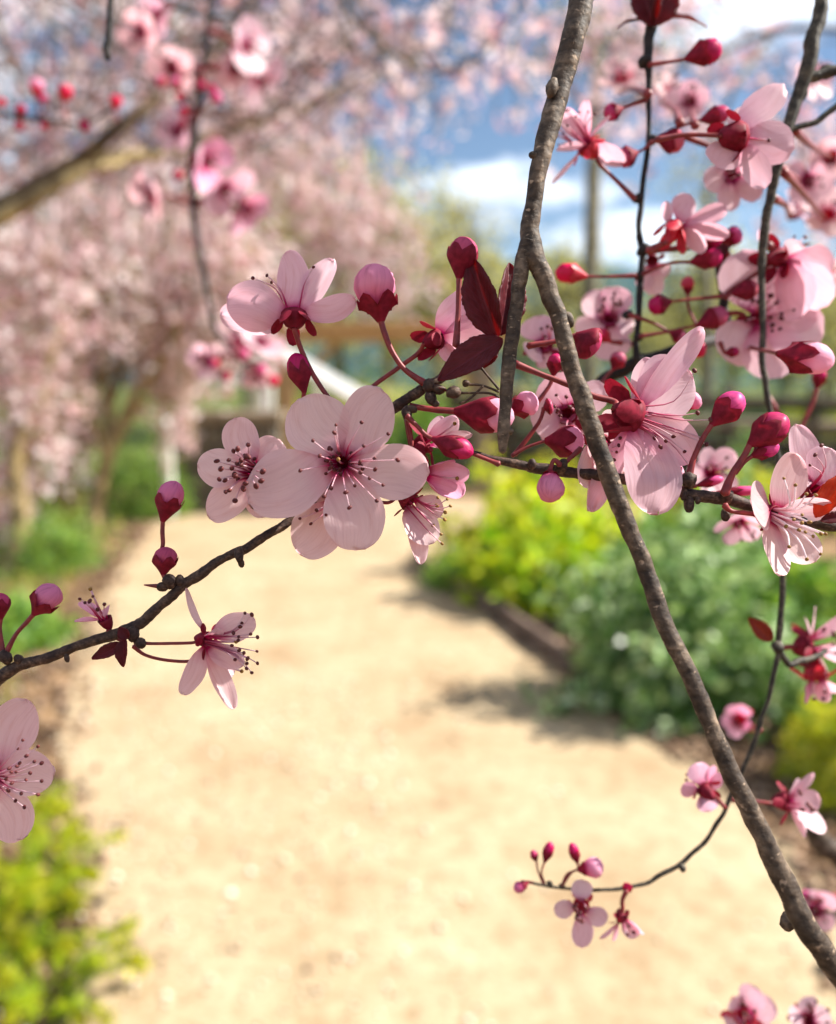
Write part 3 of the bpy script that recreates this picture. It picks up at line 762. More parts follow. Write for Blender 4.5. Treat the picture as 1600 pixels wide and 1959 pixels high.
where = ['behind the highest blossom', 'left of the white handrail, far off', 'above the timber beam', 'behind the upright crimson bud', 'left of the thick branch fork', 'just left of the thick branch under open sky', 'behind the pale trunk', 'between the pale trunk and the black twig',
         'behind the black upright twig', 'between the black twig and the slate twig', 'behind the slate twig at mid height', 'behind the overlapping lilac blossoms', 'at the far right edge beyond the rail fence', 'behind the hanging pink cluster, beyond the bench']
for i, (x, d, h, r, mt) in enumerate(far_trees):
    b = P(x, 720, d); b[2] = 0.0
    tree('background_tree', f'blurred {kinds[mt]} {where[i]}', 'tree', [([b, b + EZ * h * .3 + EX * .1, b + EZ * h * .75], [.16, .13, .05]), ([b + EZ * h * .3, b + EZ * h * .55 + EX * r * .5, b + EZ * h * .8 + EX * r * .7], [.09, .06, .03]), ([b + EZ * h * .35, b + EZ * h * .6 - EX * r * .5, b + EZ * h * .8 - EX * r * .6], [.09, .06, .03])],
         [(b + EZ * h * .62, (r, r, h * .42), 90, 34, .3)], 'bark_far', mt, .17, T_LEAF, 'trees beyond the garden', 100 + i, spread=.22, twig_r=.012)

# ------------------------------------------------------------------ plum trees in blossom
def Pd(x, y, d): return P(x, y, d)
GRP = 'plum trees in blossom along the left side'
b1 = G(172, 1045); d1 = np.dot(b1 - EYE, FWD)
tree('plum_tree', 'blossoming plum tree with a pale forked trunk on the left bank', 'tree',
     [([b1, Pd(186, 960, d1), Pd(200, 900, d1), Pd(217, 838, d1)], [.075, .062, .056, .055]), ([Pd(217, 838, d1), Pd(206, 760, d1 + .1), Pd(195, 660, d1 + .2), Pd(180, 520, d1), Pd(190, 380, d1)], [.05, .04, .034, .026, .014]),
      ([Pd(218, 845, d1), Pd(250, 770, d1), Pd(280, 735, d1 - .1), Pd(330, 640, d1 - .3), Pd(370, 500, d1 - .5)], [.045, .04, .034, .026, .014]), ([Pd(210, 780, d1), Pd(235, 700, d1 + .4), Pd(262, 560, d1 + .8), Pd(270, 400, d1 + 1)], [.036, .03, .022, .012]),
      ([Pd(222, 845, d1), Pd(275, 770, d1), Pd(330, 770, d1 - .4), Pd(360, 790, d1 - .5)], [.03, .024, .016, .008]), ([Pd(200, 905, d1), Pd(190, 830, d1 - .2), Pd(120, 740, d1 - .5), Pd(60, 600, d1 - .6)], [.035, .03, .02, .012])],
     [(Pd(210, 460, d1 + .5), (1.5, 1.3, 1.2), 260, 15, .5), (Pd(330, 680, d1 + .8), (.55, .6, .45), 70, 15, .3), (Pd(60, 740, d1 + .9), (.6, .6, .6), 80, 15, .3), (Pd(400, 540, d1 - .3), (.8, .6, .7), 130, 15, .6), (Pd(90, 880, d1 + 1.2), (.5, .5, .35), 50, 13, .2), (Pd(350, 830, d1 + .6), (.25, .3, .2), 14, 12, .1)], 'bark_t', 'bloom', .050, T_THREE, GRP, 21, twig_r=.007)
b2 = G(28, 1100); d2 = np.dot(b2 - EYE, FWD)
tree('plum_tree', 'blossoming plum tree whose pale trunk stands at the left edge', 'tree',
     [([b2, Pd(40, 1000, d2), Pd(30, 900, d2), Pd(45, 820, d2)], [.08, .07, .06, .055]), ([Pd(45, 820, d2), Pd(80, 740, d2), Pd(110, 640, d2), Pd(140, 500, d2)], [.045, .038, .028, .014]), ([Pd(42, 830, d2), Pd(0, 740, d2), Pd(-40, 600, d2)], [.045, .036, .02]), ([Pd(34, 900, d2), Pd(66, 850, d2 + .2), Pd(70, 760, d2 + .5), Pd(60, 620, d2 + .6)], [.036, .03, .024, .012])],
     [(Pd(20, 520, d2), (1.1, 1.1, 1.0), 190, 13, .5), (Pd(60, 800, d2), (.5, .5, .45), 60, 14, .2), (Pd(20, 980, d2 + .3), (.35, .4, .3), 30, 12, .1)], 'bark_t', 'bloom', .042, T_THREE, GRP, 22)
b3 = G(345, 935); d3 = np.dot(b3 - EYE, FWD) + 1.0; b3 = Pd(345, 720, d3); b3[2] = 0
tree('plum_tree', 'paler blossoming plum tree beyond the stone bench', 'tree',
     [([b3, Pd(340, 820, d3), Pd(355, 700, d3)], [.10, .085, .075]), ([Pd(355, 700, d3), Pd(400, 600, d3), Pd(470, 450, d3), Pd(560, 330, d3)], [.06, .05, .04, .015]), ([Pd(352, 710, d3), Pd(330, 580, d3), Pd(350, 400, d3), Pd(380, 250, d3)], [.06, .05, .035, .015]), ([Pd(390, 620, d3), Pd(480, 540, d3), Pd(600, 460, d3), Pd(700, 420, d3)], [.05, .04, .028, .012])],
     [(Pd(470, 330, d3), (2.3, 2.0, 1.9), 330, 13, .6), (Pd(690, 460, d3), (1.0, 1.2, .8), 110, 13, .6), (Pd(760, 560, d3 + 1), (.8, .8, .4), 40, 12, .4), (Pd(400, 660, d3), (.9, .9, .6), 90, 14, .3)], 'bark_t', 'bloom_pale', .060, T_THREE, GRP, 23, spread=.07)
# near tree: its trunk is off to the left, its boughs arch over the view
b0 = np.array([-2.35, 2.7, 0.0])
tree('plum_tree', 'nearest blossoming plum tree, its olive limb reaching in from the left edge', 'tree',
     [([b0, b0 + np.array([.05, .05, .6]), b0 + np.array([.1, .1, 1.1])], [.11, .09, .08]),
      ([b0 + np.array([.1, .1, 1.1]), Pd(-250, 520, 2.75), Pd(0, 392, 2.7), Pd(150, 305, 2.7), Pd(232, 240, 2.7), Pd(300, 190, 2.75), Pd(420, 90, 2.8), Pd(520, -40, 2.9)], [.055, .032, .024, .022, .020, .016, .012, .008]),
      ([Pd(-250, 560, 2.6), Pd(-40, 440, 2.6), Pd(80, 372, 2.6), Pd(170, 325, 2.65), Pd(240, 310, 2.75)], [.04, .026, .020, .016, .012], 'bark_t'),
      ([Pd(150, 305, 2.7), Pd(240, 300, 2.8), Pd(330, 290, 3.0), Pd(450, 245, 3.2), Pd(560, 215, 3.4), Pd(680, 150, 3.6)], [.024, .022, .018, .014, .011, .006], 'bark_t'),
      ([b0 + np.array([.1, .1, 1.1]), Pd(-300, 250, 2.9), Pd(-100, 50, 3), Pd(100, -100, 3.1), Pd(500, -160, 3.2)], [.05, .04, .03, .022, .012]),
      ([Pd(500, -160, 2.2), Pd(640, -20, 2.1), Pd(690, 50, 2.1), Pd(780, 120, 2.0), Pd(830, 135, 2.0), Pd(900, 118, 2.0), Pd(950, 70, 2.0), Pd(1010, -10, 2.0)], [.007, .006, .006, .006, .006, .006, .005, .004]),
      ([Pd(-40, -60, 1.9), Pd(0, 60, 1.9), Pd(30, 140, 1.9), Pd(60, 190, 1.9)], [.006, .005, .004, .003])],
     [(Pd(160, 90, 3.2), (.95, .7, .75), 130, 16, .4), (Pd(520, 60, 3.4), (.75, .6, .55), 60, 15, .4), (Pd(60, 330, 3.4), (.7, .6, .5), 60, 15, .3), (Pd(780, 90, 3.2), (.55, .5, .30), 28, 13, .25), (Pd(930, 160, 3.0), (.45, .4, .22), 12, 12, .2), (Pd(640, 260, 3.6), (.5, .5, .35), 24, 13, .3)],
     'bark_dk', 'bloom', .024, T_FIVE, GRP, 24, spread=.035, twig_r=.0028)
# sparse pale tree over the right side
b5 = np.array([2.5, 1.1, 0.0])
tree('plum_tree', 'thinly flowering pale plum tree overhanging from the right', 'tree',
     [([b5, b5 + np.array([-.05, 0, 1.0]), b5 + np.array([-.15, 0, 1.9])], [.10, .085, .075]), ([b5 + np.array([-.15, 0, 1.9]), Pd(1950, 100, 1.3), Pd(1640, 60, 1.7), Pd(1480, 60, 2.0), Pd(1330, 110, 1.95), Pd(1180, 60, 1.9)], [.03, .012, .007, .006, .005, .003]),
      ([b5 + np.array([-.15, 0, 1.9]), Pd(1950, 380, 1.4), Pd(1660, 330, 1.8), Pd(1560, 300, 2.1), Pd(1480, 330, 2.0)], [.025, .01, .007, .006, .003]), ([Pd(1480, 60, 2.0), Pd(1400, 180, 1.9), Pd(1350, 330, 1.8)], [.006, .005, .003]), ([Pd(1330, 110, 1.95), Pd(1170, 210, 1.9), Pd(1060, 240, 1.9)], [.005, .004, .003])],
     [(Pd(1400, 60, 2.1), (.50, .4, .20), 36, 12, .12), (Pd(1120, 60, 2.1), (.28, .3, .15), 14, 12, .1), (Pd(1590, 330, 2.2), (.22, .25, .22), 26, 12, .12), (Pd(1370, 240, 1.9), (.24, .2, .15), 16, 10, .1)],
     'bark_dk', 'bloom_pale', .0155, T_FIVE, None, 25, spread=.022, twig_r=.0014)
# the slim pale trunk behind the fork of the thick branch
bt = Pd(1128, 720, 13); bt[2] = 0
tree('slim_tree', 'tall slim tree with a straight pale trunk behind the thick branch', 'tree', [([bt, Pd(1128, 640, 13), Pd(1132, 480, 13), Pd(1136, 330, 13), Pd(1140, 200, 13), Pd(1145, 20, 13)], [.15, .135, .125, .115, .10, .06]),
     ([Pd(1136, 300, 13), Pd(1200, 200, 13), Pd(1290, 120, 13)], [.05, .04, .02]), ([Pd(1138, 240, 13), Pd(1080, 160, 13), Pd(1010, 110, 13)], [.05, .04, .02])],
     [(Pd(1160, 60, 13), (1.6, 1.4, .7), 60, 18, .6)], 'bark_far', 'leaf_olive', .07, T_LEAF, None, 31, spread=.12, twig_r=.008)
for x, top, w, lb in [(1352, 470, .10, 'grey-green trunk behind the overlapping lilac blossoms'), (905, 560, .09, 'dark slim trunk behind the folded burgundy leaf')]:
    q = Pd(x, 720, 15); q[2] = 0
    tree('slim_tree', 'slim ' + lb, 'tree', [([q, Pd(x + 3, 640, 15), Pd(x - 4, top, 15), Pd(x + 5, top - 130, 15)], [w * 1.2, w, w * .8, w * .4])], [(Pd(x, top - 140, 15), (.9, .8, .6), 30, 20, .3)], 'bark_far', 'leaf_olive', .08, T_LEAF, None, 33 + x, spread=.12, twig_r=.008)

# ------------------------------------------------------------------ things at the end of the path
def boxes(name, c, ex, ey, ez, s, mat, parent, bw=.01):
    V, Fc = box(c, ex, ey, ez, *s); o = mesh_obj(name, V, Fc, mat, parent, c, None, False); bevel(o, bw); return o
# timber arch
pa, pc = Pd(546, 720, 11.0), Pd(928, 720, 11.0); pa[2] = pc[2] = 0
ar = empty('timber_arch', pa); tag(ar, 'timber arch of tan posts and an orange-brown beam at the end of the path', 'arch')
zb = Pd(700, 636, 11.0)[2]
for q, mt in ((pa, 'wood_tan'), (pc, 'wood_grey')): boxes('post', q + EZ * (zb / 2 - .06), EX, EY, EZ, (.22, .22, zb - .12), M[mt], ar)
boxes('beam', (pa + pc) / 2 + EZ * zb, EX, EY, EZ, (pc[0] - pa[0] + .7, .18, .24), M['wood_orange'], ar, .02)
for q, sx in ((pa, 1), (pc, -1)):
    V, Fc, U = tube([q + EZ * (zb - .65) + EX * sx * .12, q + EZ * (zb - .13) + EX * sx * .62], [.05, .05], 4, 1); mesh_obj('brace', V, Fc, M['wood_tan'], ar, None, U, False)
# white handrail sloping down to the right
a, b = Pd(500, 652, 9.9), Pd(715, 778, 9.4)
hr = empty('handrail', (a[0], a[1], 0)); tag(hr, 'broad white painted handrail sloping down to the right under the arch', 'handrail')
dr = nrm(b - a); sd = nrm(np.cross(dr, EZ)); upv = np.cross(sd, dr); upv, sd = nrm(upv * .75 - sd * np.sign(np.dot(sd, -FWD)) * -.66 * -1), None; sd = nrm(np.cross(upv, dr))
boxes('rail', (a + b) / 2, dr, sd, upv, (np.linalg.norm(b - a), .10, .155), M['white'], hr)
for t in (.06, .52, .97):
    q = a + (b - a) * t; boxes('post', np.array([q[0], q[1], (q[2] - .09) / 2]), EX, EY, EZ, (.09, .07, q[2] - .10), M['white'], hr)
# stone bench block with a slab
sb = G(430, 945); sb = Pd(432, 720, 9.6); sb[2] = 0
st = empty('stone_counter', sb); tag(st, 'dark stone block counter with a thick slab top beside the path end', 'stone counter')
ztop = Pd(432, 786, 9.6)[2]; r_ = random.Random(8); wdt = 1.12
boxes('slab', sb + EZ * (ztop - .06), EX, EY, EZ, (wdt + .14, .62, .12), M['slab'], st, .02)
hh = (ztop - .125) / 4
for row in range(4):
    xs = np.cumsum([0] + [r_.uniform(.22, .42) for _ in range(6)]); xs = xs / xs[-1] * wdt
    for i in range(6):
        w = xs[i + 1] - xs[i]
        V, Fc = box(sb + np.array([-wdt / 2 + xs[i] + w / 2, r_.uniform(-.02, .02), hh * (row + .5)]), EX, EY, EZ, w - .015, .5, hh - .012, .008, r_)
        o = mesh_obj('stone', V, Fc, M['stone'], st, None, None, False); bevel(o, .02)
# white marker posts
for x, y0, y1, d, lb in [(314, 800, 850, 9.0, 'short white marker post left of the stone counter'), (497, 700, 760, 10.3, 'white marker post standing beside the upper end of the handrail')]:
    q = Pd(x, 720, d); q[2] = 0; zt = Pd(x, y0, d)[2]
    V, Fc, U = lathe(q, EZ, [(0, .06), (zt * .9, .06), (zt * .9 + .01, .07), (zt * .97, .07), (zt, .03)], 12)
    o = mesh_obj('marker_post', V + [q + EZ * zt], Fc + [(len(V) - 12 + k, len(V) - 12 + (k + 1) % 12, len(V)) for k in range(12)], M['white'], None, q, U + [(0, 0)]); tag(o, lb, 'post', 'white marker posts')
# log rail fence at the right
f0, f1 = Pd(860, 720, 12.6), Pd(1780, 720, 9.4); f0[2] = f1[2] = 0
fe = empty('rail_fence', f0); tag(fe, 'dark weathered log rail fence from the arch to the right edge', 'fence')
for y in (772, 812, 850, 886):
    z = Pd(1450, y, 10.4)[2]
    V, Fc, U = tube([f0 + EZ * z, (f0 + f1) / 2 + EZ * (z + r_.uniform(-.02, .02)), f1 + EZ * z], [.07, .075, .07], 8, 4, .1, 5); mesh_obj('rail', V, Fc, M['wood_dark'] if y != 812 else M['wood_grey'], fe, None, U)
for t in (.02, .17, .33, .49, .65, .81, .97):
    q = f0 + (f1 - f0) * t; V, Fc, U = tube([q, q + EZ * .6, q + EZ * 1.32], [.08, .075, .07], 8, 2, .1, 5); mesh_obj('post', V, Fc, M['wood_dark'], fe, q, U)
# timber edging boards of the bed
e = [G(x, y) for x, y in [(792, 1074), (812, 1096), (850, 1124), (905, 1156), (955, 1182), (1005, 1222), (1058, 1262), (1112, 1298)]]
ed = empty('path_edging', e[0]); tag(ed, 'dark timber edging boards between the sandy path and the planted bed', 'edging')
for i in range(len(e) - 1):
    m_ = (e[i] + e[i + 1]) / 2; dr = nrm(e[i + 1] - e[i]); boxes('board', m_ + EZ * .05, dr, np.cross(EZ, dr), EZ, (np.linalg.norm(e[i + 1] - e[i]) - .012, .035, .11 + .01 * (i % 2)), M['board'], ed, .006)
lg = G(905, 1040)
V, Fc, U = tube([lg - EX * .28 + EZ * .06, lg + EZ * .07, lg + EX * .28 + EZ * .06], [.055, .06, .05], 10, 3, .1, 6); o = mesh_obj('log', V, Fc, M['board'], None, None, U); tag(o, 'short dark log lying where the path turns behind the yellow shrub', 'log')

# ------------------------------------------------------------------ planting
def gd(x, y): return G(x, y)
SH = 'shrubs in the bed right of the path'
shrub('shrub', 'yellow-topped mounded shrub at the bend of the path', gd(1030, 1085), .58, .5, .72, 3400, .10, 'leaf_yellow', T_LEAF, SH, 1, lump=.9)
shrub('shrub', 'bright lime-green mounded shrub in the middle of the bed', gd(1030, 1150), .50, .42, .52, 2400, .13, 'leaf_lime', T_LEAF, SH, 2, lump=.9)
shrub('shrub', 'low fresh-green plant nearest the timber edging', gd(890, 1120), .30, .34, .24, 1500, .09, 'leaf_green', T_NARROW, SH, 3)
shrub('shrub', 'low lime plant spilling towards the edging boards', gd(960, 1150), .26, .28, .22, 1200, .09, 'leaf_lime', T_NARROW, SH, 4)
shrub('shrub', 'large sage-green shrub right of the edging, casting a dark shadow', gd(1300, 1345), .50, .44, .58, 6500, .068, 'leaf_sage', T_LEAF, SH, 5, lump=.95)
shrub('shrub', 'sage-green shrub behind the thick branch', gd(1390, 1290), .42, .40, .50, 3800, .068, 'leaf_sage', T_LEAF, SH, 6, lump=.95)
shrub('shrub', 'low plant of dark green foliage standing in for shade behind the edging', gd(1175, 1205), .36, .30, .30, 1700, .06, 'leaf_far', T_LEAF, SH, 7)  # dark foliage stands in for the shaded gap between the shrubs
shrub('shrub', 'mid-green shrub at the back of the bed', gd(1330, 1130), .62, .5, .55, 2600, .12, 'leaf_green', T_LEAF, SH, 8, lump=.8)
shrub('shrub', 'mid-green shrub by the right edge of the bed', gd(1530, 1300), .42, .4, .62, 4000, .07, 'leaf_green', T_LEAF, SH, 9)
shrub('shrub', 'yellow-green plant cut by the right edge of the view', gd(1640, 1520), .24, .26, .34, 2600, .05, 'leaf_yellow', T_LEAF, SH, 10)
shrub('shrub', 'bright green plant behind the yellow one at the right edge', gd(1610, 1420), .22, .22, .28, 1800, .06, 'leaf_green', T_LEAF, SH, 11)
shrub('shrub', 'yellow hedge-like shrub under the rail fence', gd(1450, 1010), 1.2, .5, .55, 5200, .09, 'leaf_yellow', T_LEAF, SH, 12)
shrub('shrub', 'yellow shrub behind the rail fence at the right edge', Pd(1590, 720, 13), .9, .7, 1.05, 3000, .12, 'leaf_yellow', T_LEAF, SH, 13)
shrub('shrub', 'tall sage shrub added to shade the hollow of the bed, half behind the slate twig', gd(1385, 1200), .44, .42, .78, 5200, .07, 'leaf_sage', T_LEAF, SH, 20, lump=.95)  # extra shrub, added to throw shade on the hollow to its left
SL = 'low shrubs along the left bank'
shrub('shrub', 'clipped dark green low hedge at the far end of the path', gd(415, 950), .85, .35, .36, 4200, .06, 'leaf_green', T_LEAF, SL, 14)
shrub('shrub', 'loose green low shrub left of the clipped hedge', gd(285, 990), .50, .4, .78, 4200, .07, 'leaf_green', T_NARROW, SL, 15, lump=.9)
shrub('shrub', 'green shrub at the foot of the forked plum trunk', gd(150, 985), .45, .4, .70, 3600, .06, 'leaf_green', T_LEAF, SL, 16)
shrub('shrub', 'loose green undergrowth on the left bank nearest the plum trunks', gd(95, 1090), .38, .36, .42, 2400, .08, 'leaf_green', T_NARROW, SL, 17, lump=.9)
shrub('shrub', 'green and yellow low shrub under the small pink buds', gd(30, 1230), .28, .30, .26, 2200, .05, 'leaf_green', T_LEAF, SL, 18)
shrub('shrub', 'dry olive shrub between the two pale trunks', gd(100, 1000), .4, .4, .5, 2200, .06, 'leaf_olive', T_LEAF, SL, 19)
SM = 'shrubs beyond the end of the path'
for i, (x, d, rx, h, mt, lb) in enumerate([(610, 14, 1.0, .95, 'leaf_lime', 'lime shrub under the white handrail'), (720, 16, 1.4, 1.25, 'leaf_olive', 'olive shrub right of the handrail'), (650, 20, 2.0, 1.7, 'leaf_lime', 'broad lime shrub seen through the arch'),
                                           (830, 15, 1.2, 1.1, 'leaf_green', 'dark green shrub behind the right arch post'), (1010, 15, 1.3, 1.0, 'leaf_olive', 'olive shrub behind the hanging round bud'), (1190, 18, 1.8, 1.1, 'leaf_green', 'green shrub behind the large profile blossom'),
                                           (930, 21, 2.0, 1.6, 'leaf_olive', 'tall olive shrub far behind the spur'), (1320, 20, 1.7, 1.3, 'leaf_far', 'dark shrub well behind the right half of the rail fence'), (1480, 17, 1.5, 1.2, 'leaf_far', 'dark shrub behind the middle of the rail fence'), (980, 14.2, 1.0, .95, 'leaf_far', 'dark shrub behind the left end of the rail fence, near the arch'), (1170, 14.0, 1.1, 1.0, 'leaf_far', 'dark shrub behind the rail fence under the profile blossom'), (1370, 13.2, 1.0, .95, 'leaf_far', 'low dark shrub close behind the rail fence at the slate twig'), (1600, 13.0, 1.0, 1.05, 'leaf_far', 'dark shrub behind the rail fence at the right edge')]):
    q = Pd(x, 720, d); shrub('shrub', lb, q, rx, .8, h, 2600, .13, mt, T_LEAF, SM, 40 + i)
# needle-leaved heath plants at the lower left corner
r_ = random.Random(77)
HL = [('heath plant with yellow tips at the left edge, nearest the cut blossom', 10, 1690), ('heath plant leaning right over the path edge', 85, 1730), ('largest green heath plant in the lower left corner', 25, 1850), ('yellow-green heath plant touching the bottom edge', 90, 1940), ('small heath sprig under the left-edge blossom', 60, 1560), ('heath plant half outside the left edge near the bottom', -70, 1800)]
for i, (lb, x, y) in enumerate(HL):
    c = gd(x, y); hp = empty('heath_plant', c); tag(hp, lb, 'heath plant', 'heath plants at the lower left')
    pp, RR, ss, tips = [], [], [], []
    for k in range(16 if i != 4 else 6):
        a = r_.uniform(0, 6.28); ln = r_.uniform(.13, .26) * (1 if i != 4 else .7)
        d_ = nrm(np.array([math.cos(a) + .5, math.sin(a), r_.uniform(.5, 1.5)]))
        p0 = c + np.array([math.cos(a) * .02, math.sin(a) * .02, 0]); p2 = p0 + d_ * ln - EZ * .02; p1 = p0 + d_ * ln * .5 + EZ * .03
        V, Fc, U = tube([p0, p1, p2], [.003, .0025, .0015], 5, 4); mesh_obj('sprig', V, Fc, M['bark_far'], hp, p0, U)
        q = catmull([p0, p1, p2], 22)
        for j in range(4, len(q)):
            for _ in range(4):
                n2 = nrm(d_ * .8 + np.array([r_.gauss(0, 1) for _ in range(3)]) * .75); a2 = nrm(np.cross(n2, np.array([.3, .5, .8]))); pp.append(q[j]); RR.append(np.stack([n2, a2, np.cross(n2, a2)], axis=1)); ss.append(r_.uniform(.018, .032)); tips.append(j > len(q) * .72)
    pp, RR, ss, tips = np.array(pp), np.array(RR), np.array(ss), np.array(tips)
    scatter('needle_leaves', pp[~tips], RR[~tips], ss[~tips], T_NARROW, M['leaf_lime'], hp, c); scatter('needle_tips', pp[tips], RR[tips], ss[tips], T_LEAF, M['leaf_yellow'], hp, c)

# grass on the left bank, pebbles, mulch, fallen petals
def near_edge(n, off, spread, y0, y1, side):
    e = L_e if side < 0 else R_e; out = []
    while len(out) < n:
        i = r_.randrange(len(e)); p = e[i]
        if not (y0 < p[1] < y1): continue
        out.append((p[0] + side * (off + abs(r_.gauss(0, spread))), p[1] + r_.uniform(-.15, .15), 0))
    return np.array(out)
p = near_edge(1400, .25, .45, 2.6, 11, -1); n = len(p)
z = np.tile(EZ, (n, 1)) + rng.normal(0, .35, (n, 3)); z /= np.linalg.norm(z, axis=1)[:, None]; a = rng.normal(size=(n, 3)); x = np.cross(a, z); x /= np.linalg.norm(x, axis=1)[:, None]
o = scatter('grass', p, np.stack([x, np.cross(z, x), z], axis=2), rng.uniform(.05, .16, n), T_BLADE, M['grass']); tag(o, 'short yellow-green grass on the left bank', 'grass')
OCT = (np.array([(1, 0, 0), (0, 1, 0), (-1, 0, 0), (0, -1, 0), (0, 0, .7), (0, 0, -.5)]), np.array([[0, 1, 4], [1, 2, 4], [2, 3, 4], [3, 0, 4], [1, 0, 5], [2, 1, 5], [3, 2, 5], [0, 3, 5]]))
def on_path(n, y0, y1, t0, t1):
    out = []
    while len(out) < n:
        i = r_.randrange(n_ - 1); 
        if not (y0 < L_e[i, 1] < y1): continue
        t = t0 + (t1 - t0) * r_.random(); f = r_.random(); pl = L_e[i] + (L_e[i + 1] - L_e[i]) * f; pr = R_e[i] + (R_e[i + 1] - R_e[i]) * f
        q = pl + (pr - pl) * t; out.append((q[0], q[1], .012))
    return np.array(out)
p = np.concatenate([on_path(1500, 1.2, 5, -.25, .55), on_path(500, 1.2, 8, 0, 1)])
o = scatter('gravel', p, rand_rot(len(p), 3), rng.uniform(.003, .0095, len(p)) * rng.choice([1, 1, 1, 1.8], len(p)), OCT, M['pebble']); tag(o, 'small pale pebbles scattered over the sandy path', 'gravel')
p = np.concatenate([near_edge(3600, -.06, .45, 1.6, 6, 1), near_edge(900, -.1, .3, 1.6, 9, -1)]); p[:, 2] = .012
o = scatter('mulch', p, rand_rot(len(p), 2), rng.uniform(.008, .03, len(p)), OCT, M['mulch']); tag(o, 'brown bark mulch and clods on the bed and bank', 'mulch')
p = np.concatenate([near_edge(700, -.15, .5, 1.6, 10, -1), on_path(260, 1.4, 9, 0, 1)]); p[:, 2] = .014
o = scatter('fallen_petals', p, rand_rot(len(p), 4), rng.uniform(.006, .011, len(p)), T_LEAF, M['bloom_pale']); tag(o, 'fallen pink petals on the bank and path', 'petals')

# ------------------------------------------------------------------ thin spring haze
hz = bpy.data.materials.new('haze'); hz.use_nodes = True; hn = hz.node_tree; hn.nodes.clear()
ho = hn.nodes.new('ShaderNodeOutputMaterial'); hv = hn.nodes.new('ShaderNodeVolumePrincipled'); hv.inputs['Color'].default_value = (0.42, 0.66, 1.0, 1); hv.inputs['Density'].default_value = 0.00025; hv.inputs['Anisotropy'].default_value = 0.2
hn.links.new(hv.outputs[0], ho.inputs['Volume'])
V, Fc = box(np.array([0, 440, 28.0]), EX, EY, EZ, 1240, 1040, 58)
h_ = mesh_obj('haze', V, Fc, hz, None, None, None, False); tag(h_, kind='stuff')

# ================================================================== the near branches and their blossoms
DA = 0.1285
# ---- thick grey-brown branch crossing the view, with a cut-off spur
A_ = twig('plum_branch', [(1122, -60, 48, .132), (1112, 0, 47, .132), (1098, 70, 46, .131), (1076, 150, 43, .131), (1054, 230, 40, .130), (1037, 300, 36, .129),
                          (1023, 380, 33, .129), (1014, 440, 37, .129), (1022, 492, 41, DA), (1046, 545, 36, DA), (1067, 600, 33, DA), (1083, 660, 33, DA),
                          (1101, 725, 34, DA), (1122, 790, 37, DA), (1146, 860, 35, DA), (1175, 940, 35, DA), (1207, 1020, 33, DA), (1239, 1100, 32, .128), (1266, 1180, 34, .127),
                          (1309, 1270, 35, .126), (1344, 1350, 34, .125), (1378, 1430, 34, .124), (1418, 1515, 36, .123), (1460, 1600, 38, .122), (1508, 1700, 44, .121),
                          (1547, 1780, 46, .120), (1592, 1845, 46, .120), (1662, 1930, 48, .119)], 'bark_a',
          'thick grey-brown branch running diagonally from the top edge to the lower right corner', sides=20, sub=8, bump=0.11, bscale=380, rings=0.012, kink=.06,
          extra=[[(1012, 462, 34, DA), (1000, 500, 30, DA), (992, 550, 27, DA), (984, 610, 26, DA), (977, 665, 27, DA), (971, 720, 26, DA), (967, 780, 24, DA), (964, 830, 24, DA), (962, 864, 15, DA)]])
for c, r, ax, st in [((1022, 297), 10, (-1, .2, .2), 1.3), ((1056, 168), 15, (-.3, -1, .1), 1.8), ((1508, 1762), 20, (-.4, -1, .2), 1.3),
                     ((1088, 612), 14, (.3, -1, 0), 1.5),
                     ((974, 745), 8, (1, 0, .4), 1.2), ((975, 825), 9, (1, 0, .4), 1.3), ((1005, 470), 14, (0, 1, 1), 1.3)]:
    knob(A_, c, r * .8, DA if c[1] < 1100 else .1245, ax, st, 'bark_a')
# old brown spent bloom stalks hanging on the spur
for q in [[(955, 750), (925, 738), (895, 735)], [(955, 745), (930, 715), (918, 700)], [(925, 738), (900, 762), (880, 772)], [(955, 760), (935, 752), (905, 752), (875, 752)]]:
    V, Fc, U = stalk_geo(q, .131, 5, 4); mesh_obj('dried_stalk', V, Fc, M['bark_b'], A_, None, U)
for c, r in [((868, 751), 13), ((892, 733), 7), ((917, 698), 6)]:
    knob(A_, c, r, .131, (1, 0, 0), 1.1, 'bark_b', 'dried_bud')

